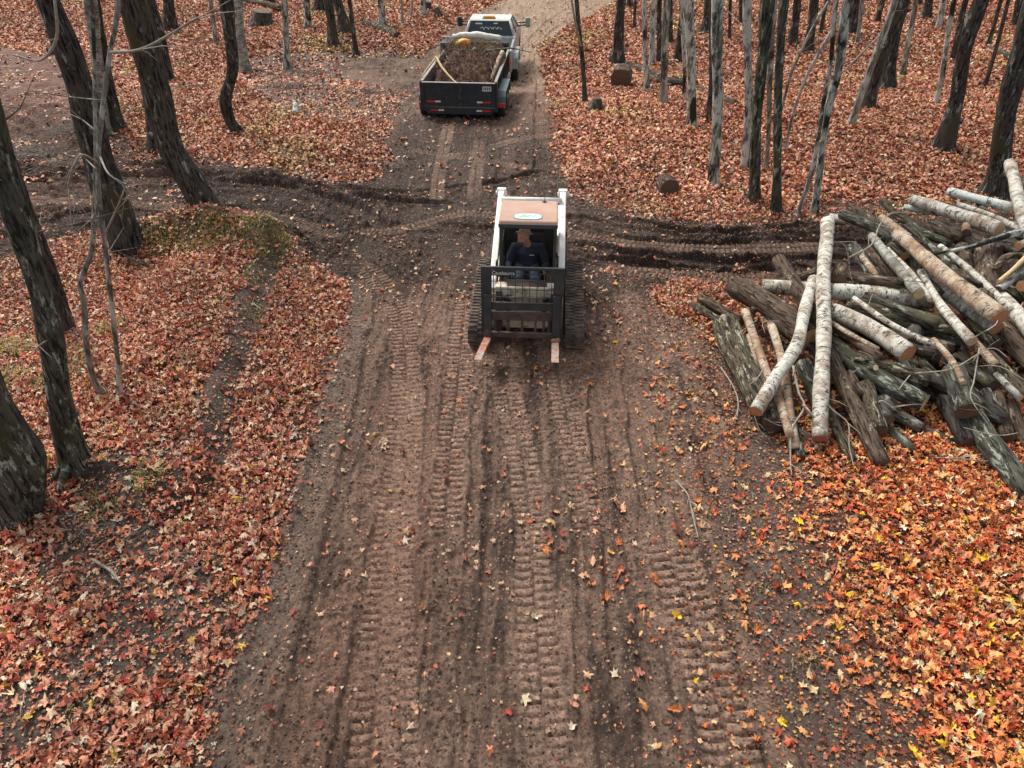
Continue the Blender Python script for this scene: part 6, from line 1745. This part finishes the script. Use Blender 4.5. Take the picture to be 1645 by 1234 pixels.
o = m.build('brush', simple('brown root bark', (.07, .04, .028), (.24, .15, .10), 14, .85), None); o.matrix_world = TW; tag(o, 'tangle of thin brown roots and twigs on the trailer load', 'brush', kind='stuff')
m = MB()
for k in range(90):
    y = R.uniform(3.0, 4.35); x = R.uniform(-.75, .8); z = 1.22
    l = R.uniform(.2, .5); a = R.uniform(-.12, .12)
    m.path([(x, y, z), (x + a, y + R.uniform(-.1, .1), z + l)], [.005, .002], 4, cap=False)
o = m.build('dry_grass', M['grass_dry'] if 'grass_dry' in M else simple('dry yellow weeds', (.34, .29, .10), (.46, .38, .18), 10, .8), None); o.matrix_world = TW; tag(o, 'dry yellow weed stalks standing up from the trailer load', 'weeds', kind='stuff')
def tb(label, pts, r, mat, name='branch', side=2):
    W = [tw(p) for p in pts]
    L = [np.array([*(w - W[0]), r[0] + (r[1] - r[0]) * i / (len(W) - 1)]) for i, w in enumerate(W)]
    C = smooth_line(L, 7); R = random.Random(len(label))
    m = MB(); m.path([c[:3] for c in C], [max(.003, c[3]) for c in C], 8, jit=.08, seed=1)
    for k in range(side):
        i = R.randint(2, len(C) - 3); p = Vector(C[i][:3]); dd = Vector((R.uniform(-1, 1), R.uniform(-1, 1), R.uniform(.1, .8))).normalized() * R.uniform(.2, .45)
        m.path([p, p + dd * .5, p + dd], [C[i][3] * .45, C[i][3] * .3, .003], 6)
    o = m.build(name, M[mat], None, W[0]); return tag(o, label, 'branch', 'branches in the trailer load')
tb('split pale branch leaning from the left trailer wall down to the gate', [(-.80, 1.25, 1.48), (-.55, .75, 1.30), (-.22, .30, 1.12), (-.05, .10, 1.05)], (.035, .02), 'splinter', side=0)
tb('pale branch end poking over the left trailer wall', [(-.80, 1.25, 1.50), (-.98, .7, 1.30), (-1.10, .30, 1.14)], (.025, .012), 'splinter', side=0)
tb('pale slab of wood lying at the upper left of the load', [(-.62, 3.9, 1.22), (-.55, 3.0, 1.20), (-.42, 2.2, 1.12)], (.075, .05), 'log_bark', 'slab', 0)
tb('stripped trunk lying along the right trailer wall', [(.84, .85, .98), (.90, 1.9, 1.20), (.96, 3.0, 1.30)], (.055, .07), 'birch_tan', 'trunk', 1)
tb('brown bark-covered trunk beside the right trailer wall', [(.93, .9, .92), (.97, 2.0, 1.10), (.99, 3.2, 1.18)], (.07, .08), 'log_bark', 'trunk', 0)
tb('pale branch sticking out past the right trailer wall', [(.40, 3.0, 1.32), (1.15, 3.2, 1.38), (1.85, 3.1, 1.30)], (.03, .012), 'pale_bark', side=3)
tb('thin wiry branch at the left of the load', [(-.75, 2.6, 1.3), (-.55, 2.0, 1.25), (-.2, 1.6, 1.1)], (.02, .008), 'pale_bark', side=4)
tb('hooked root at the centre back of the load', [(-.05, 3.3, 1.22), (.08, 3.2, 1.34), (.22, 3.3, 1.22)], (.05, .04), 'pale_bark', 'root', 2)
tb('pale root at the right back of the load', [(.30, 3.0, 1.18), (.45, 3.2, 1.30), (.62, 3.5, 1.36)], (.045, .03), 'pale_bark', 'root', 2)
m = MB(); R = random.Random(5)
m.ball((0, 0, 0), .17, (1.3, .9, .75), None, 14, 10); m.ball((-.16, 0, -.03), .11, (1, 1, .8), None, 12, 8); m.ball((.15, .02, .03), .06, (1, 1, 1.2), None, 10, 8)
o = m.build('bag', M['yellow_plastic'], None, tw((-.33, 3.7, 1.42))); tag(o, 'crumpled yellow and red bag on top of the trailer load', 'bag')

# ================================================================== PICKUP TRUCK
tk = empty('pickup_truck', (-1.02, 27.3, float(fall(30.0)) + .12), math.radians(-4),
           'grey-green pickup truck with white roof and amber lamp in front of the trailer', 'truck')
wp = M['truck_white']
m = MB()   # bed with dual-wheel hips
for s_ in (-1, 1):
    m.prism([(0, .62), (0, 1.36), (2.35, 1.40), (2.35, .60), (1.95, .60), (1.78, .95), (.95, .95), (.72, .60)], s_ * .92, s_ * 1.0, 'x', .02)
    m.prism([(.55, .62), (.62, .98), (.86, 1.14), (1.86, 1.14), (2.10, .98), (2.18, .62), (2.0, .62), (1.86, .96), (.90, .96), (.70, .62)], s_ * .98, s_ * 1.20, 'x', .03)
m.box((0, 2.32, 1.0), (1.86, .06, .76), None, .01); m.box((0, 1.2, .70), (1.84, 2.3, .05), None, 0)
m.build('bed', wp, tk, recalc=True)
m = MB(); m.box((0, .02, .99), (1.82, .07, .70), None, .02); tg = m.build('tailgate', wp, tk)
MB().box((0, -.02, 1.14), (.3, .03, .08), None, .01).build('handle', M['black_steel'], tg)
MB().box((0, -.14, .58), (1.96, .18, .18), None, .04).build('rear_bumper', M['steel_rim'], tk)
for s_ in (-1, 1): MB().box((s_ * .945, -.005, .98), (.07, .04, .20), None, .01).build('tail_light', M['red_plastic'], tk)
m = MB()   # cab (lower body and doors)
m.prism([(2.42, .50), (2.42, 1.30), (4.70, 1.30), (5.95, 1.26), (6.05, 1.0), (6.05, .52), (5.6, .50), (5.45, .80), (4.85, .80), (4.7, .50)], -.98, .98, 'x', .035)
m.build('cab_body', wp, tk, recalc=True)
m = MB()   # greenhouse: roof and pillars, tapering up
lo, hi = .95, .76
zz0, zz1 = 1.30, 1.84
def quadbar(a, b, t=.045): m.path([a, b], t, 6)
m.prism([(2.62, 1.84), (2.70, 1.89), (3.7, 1.89), (3.95, 1.84)], -hi - .02, hi + .02, 'x', .02)
for s_ in (-1, 1):
    quadbar((s_ * lo, 2.45, zz0), (s_ * hi, 2.66, zz1), .05); quadbar((s_ * lo, 4.72, zz0), (s_ * hi, 3.92, zz1), .04); quadbar((s_ * lo, 3.5, zz0), (s_ * hi, 3.45, zz1), .035)
rfc = m.build('cab_roof', M['cab_roof'], tk, recalc=True)
m = MB()
bm = m.bm
def tface(pts): bm.faces.new([bm.verts.new(p) for p in pts])
q = .015
tface([(-lo, 2.44, zz0), (lo, 2.44, zz0), (hi, 2.65, zz1), (-hi, 2.65, zz1)])
gm = m.build('rear_window', M['glass'], tk)
sol = gm.modifiers.new('t', 'SOLIDIFY'); sol.thickness = .008
m = MB(); bm = m.bm
tface([(lo, 4.74, zz0), (-lo, 4.74, zz0), (-hi, 3.93, zz1), (hi, 3.93, zz1)])
gm = m.build('windshield', M['glass'], tk); sol = gm.modifiers.new('t', 'SOLIDIFY'); sol.thickness = .008
for s_ in (-1, 1):
    m = MB(); bm = m.bm
    tface([(s_ * lo * .995, 2.47, zz0), (s_ * lo * .995, 4.70, zz0), (s_ * hi * .995, 3.90, zz1), (s_ * hi * .995, 2.68, zz1)])
    gm = m.build('side_window', M['glass'], tk); sol = gm.modifiers.new('t', 'SOLIDIFY'); sol.thickness = .008
# stickers inside the upper rear window
def rw(x, t): return Vector((x, 2.44 + .21 * t - .012, zz0 + (zz1 - zz0) * t))
rxm = rotx(-18)
m = MB()
m.box(rw(-.42, .84), (.26, .004, .05), rxm); m.box(rw(.22, .86), (.16, .004, .04), rxm)
for k in range(14): m.box(rw(-.35 + k * .06, .58 + .05 * math.sin(k * 2.3)), (.035, .004, .03 + .02 * (k % 3)), rxm)
m.build('window_stickers', M['label_white'], tk)
MB().box(rw(-.62, .2), (.05, .02, .20), rxm, .01).build('window_vent', M['label_white'], tk)
m = MB(); m.box((-.05, 2.86, 1.94), (.44, .20, .09), None, .025); bc = m.build('beacon', M['orange_lamp'], tk)
MB().box((-.05, 2.86, 1.895), (.50, .22, .02), None, .004).build('beacon_base', M['black_steel'], bc)
for s_ in (-1, 1):
    m = MB(); m.path([(s_ * .96, 4.3, 1.38), (s_ * 1.26, 4.25, 1.42)], .025, 8); m.path([(s_ * .96, 4.3, 1.50), (s_ * 1.26, 4.25, 1.52)], .025, 8)
    ms = m.build('mirror_arm', M['black_steel'], tk, recalc=True)
    MB().box((s_ * 1.36, 4.24, 1.52), (.20, .12, .36), None, .04).build('mirror_shell', M['mirror_shell'] if s_ > 0 else M['black_steel'], ms)
for yy in (1.36, 5.15):
    for s_ in (-1, 1):
        if yy < 3:
            wheel(tk, (s_ * 1.05, yy, .40), .40, .22, s_); wheel(tk, (s_ * .80, yy, .40), .40, .22, s_)
        else: wheel(tk, (s_ * .86, yy, .40), .40, .25, s_)
for s_ in (-1, 1): MB().box((s_ * .75, 6.06, .92), (.34, .04, .2), None, .02).build('headlight', M['label_white'], tk)
m = MB(); m.box((0, 6.06, .88), (1.0, .03, .34), None, .02); m.build('grille', M['black_steel'], tk)
MB().box((0, 6.14, .55), (1.9, .16, .22), None, .05).build('front_bumper', M['steel_rim'], tk)
m = MB(); m.box((0, 3.2, .45), (.9, 5.6, .16), None, .02); m.build('chassis', M['black_steel'], tk)
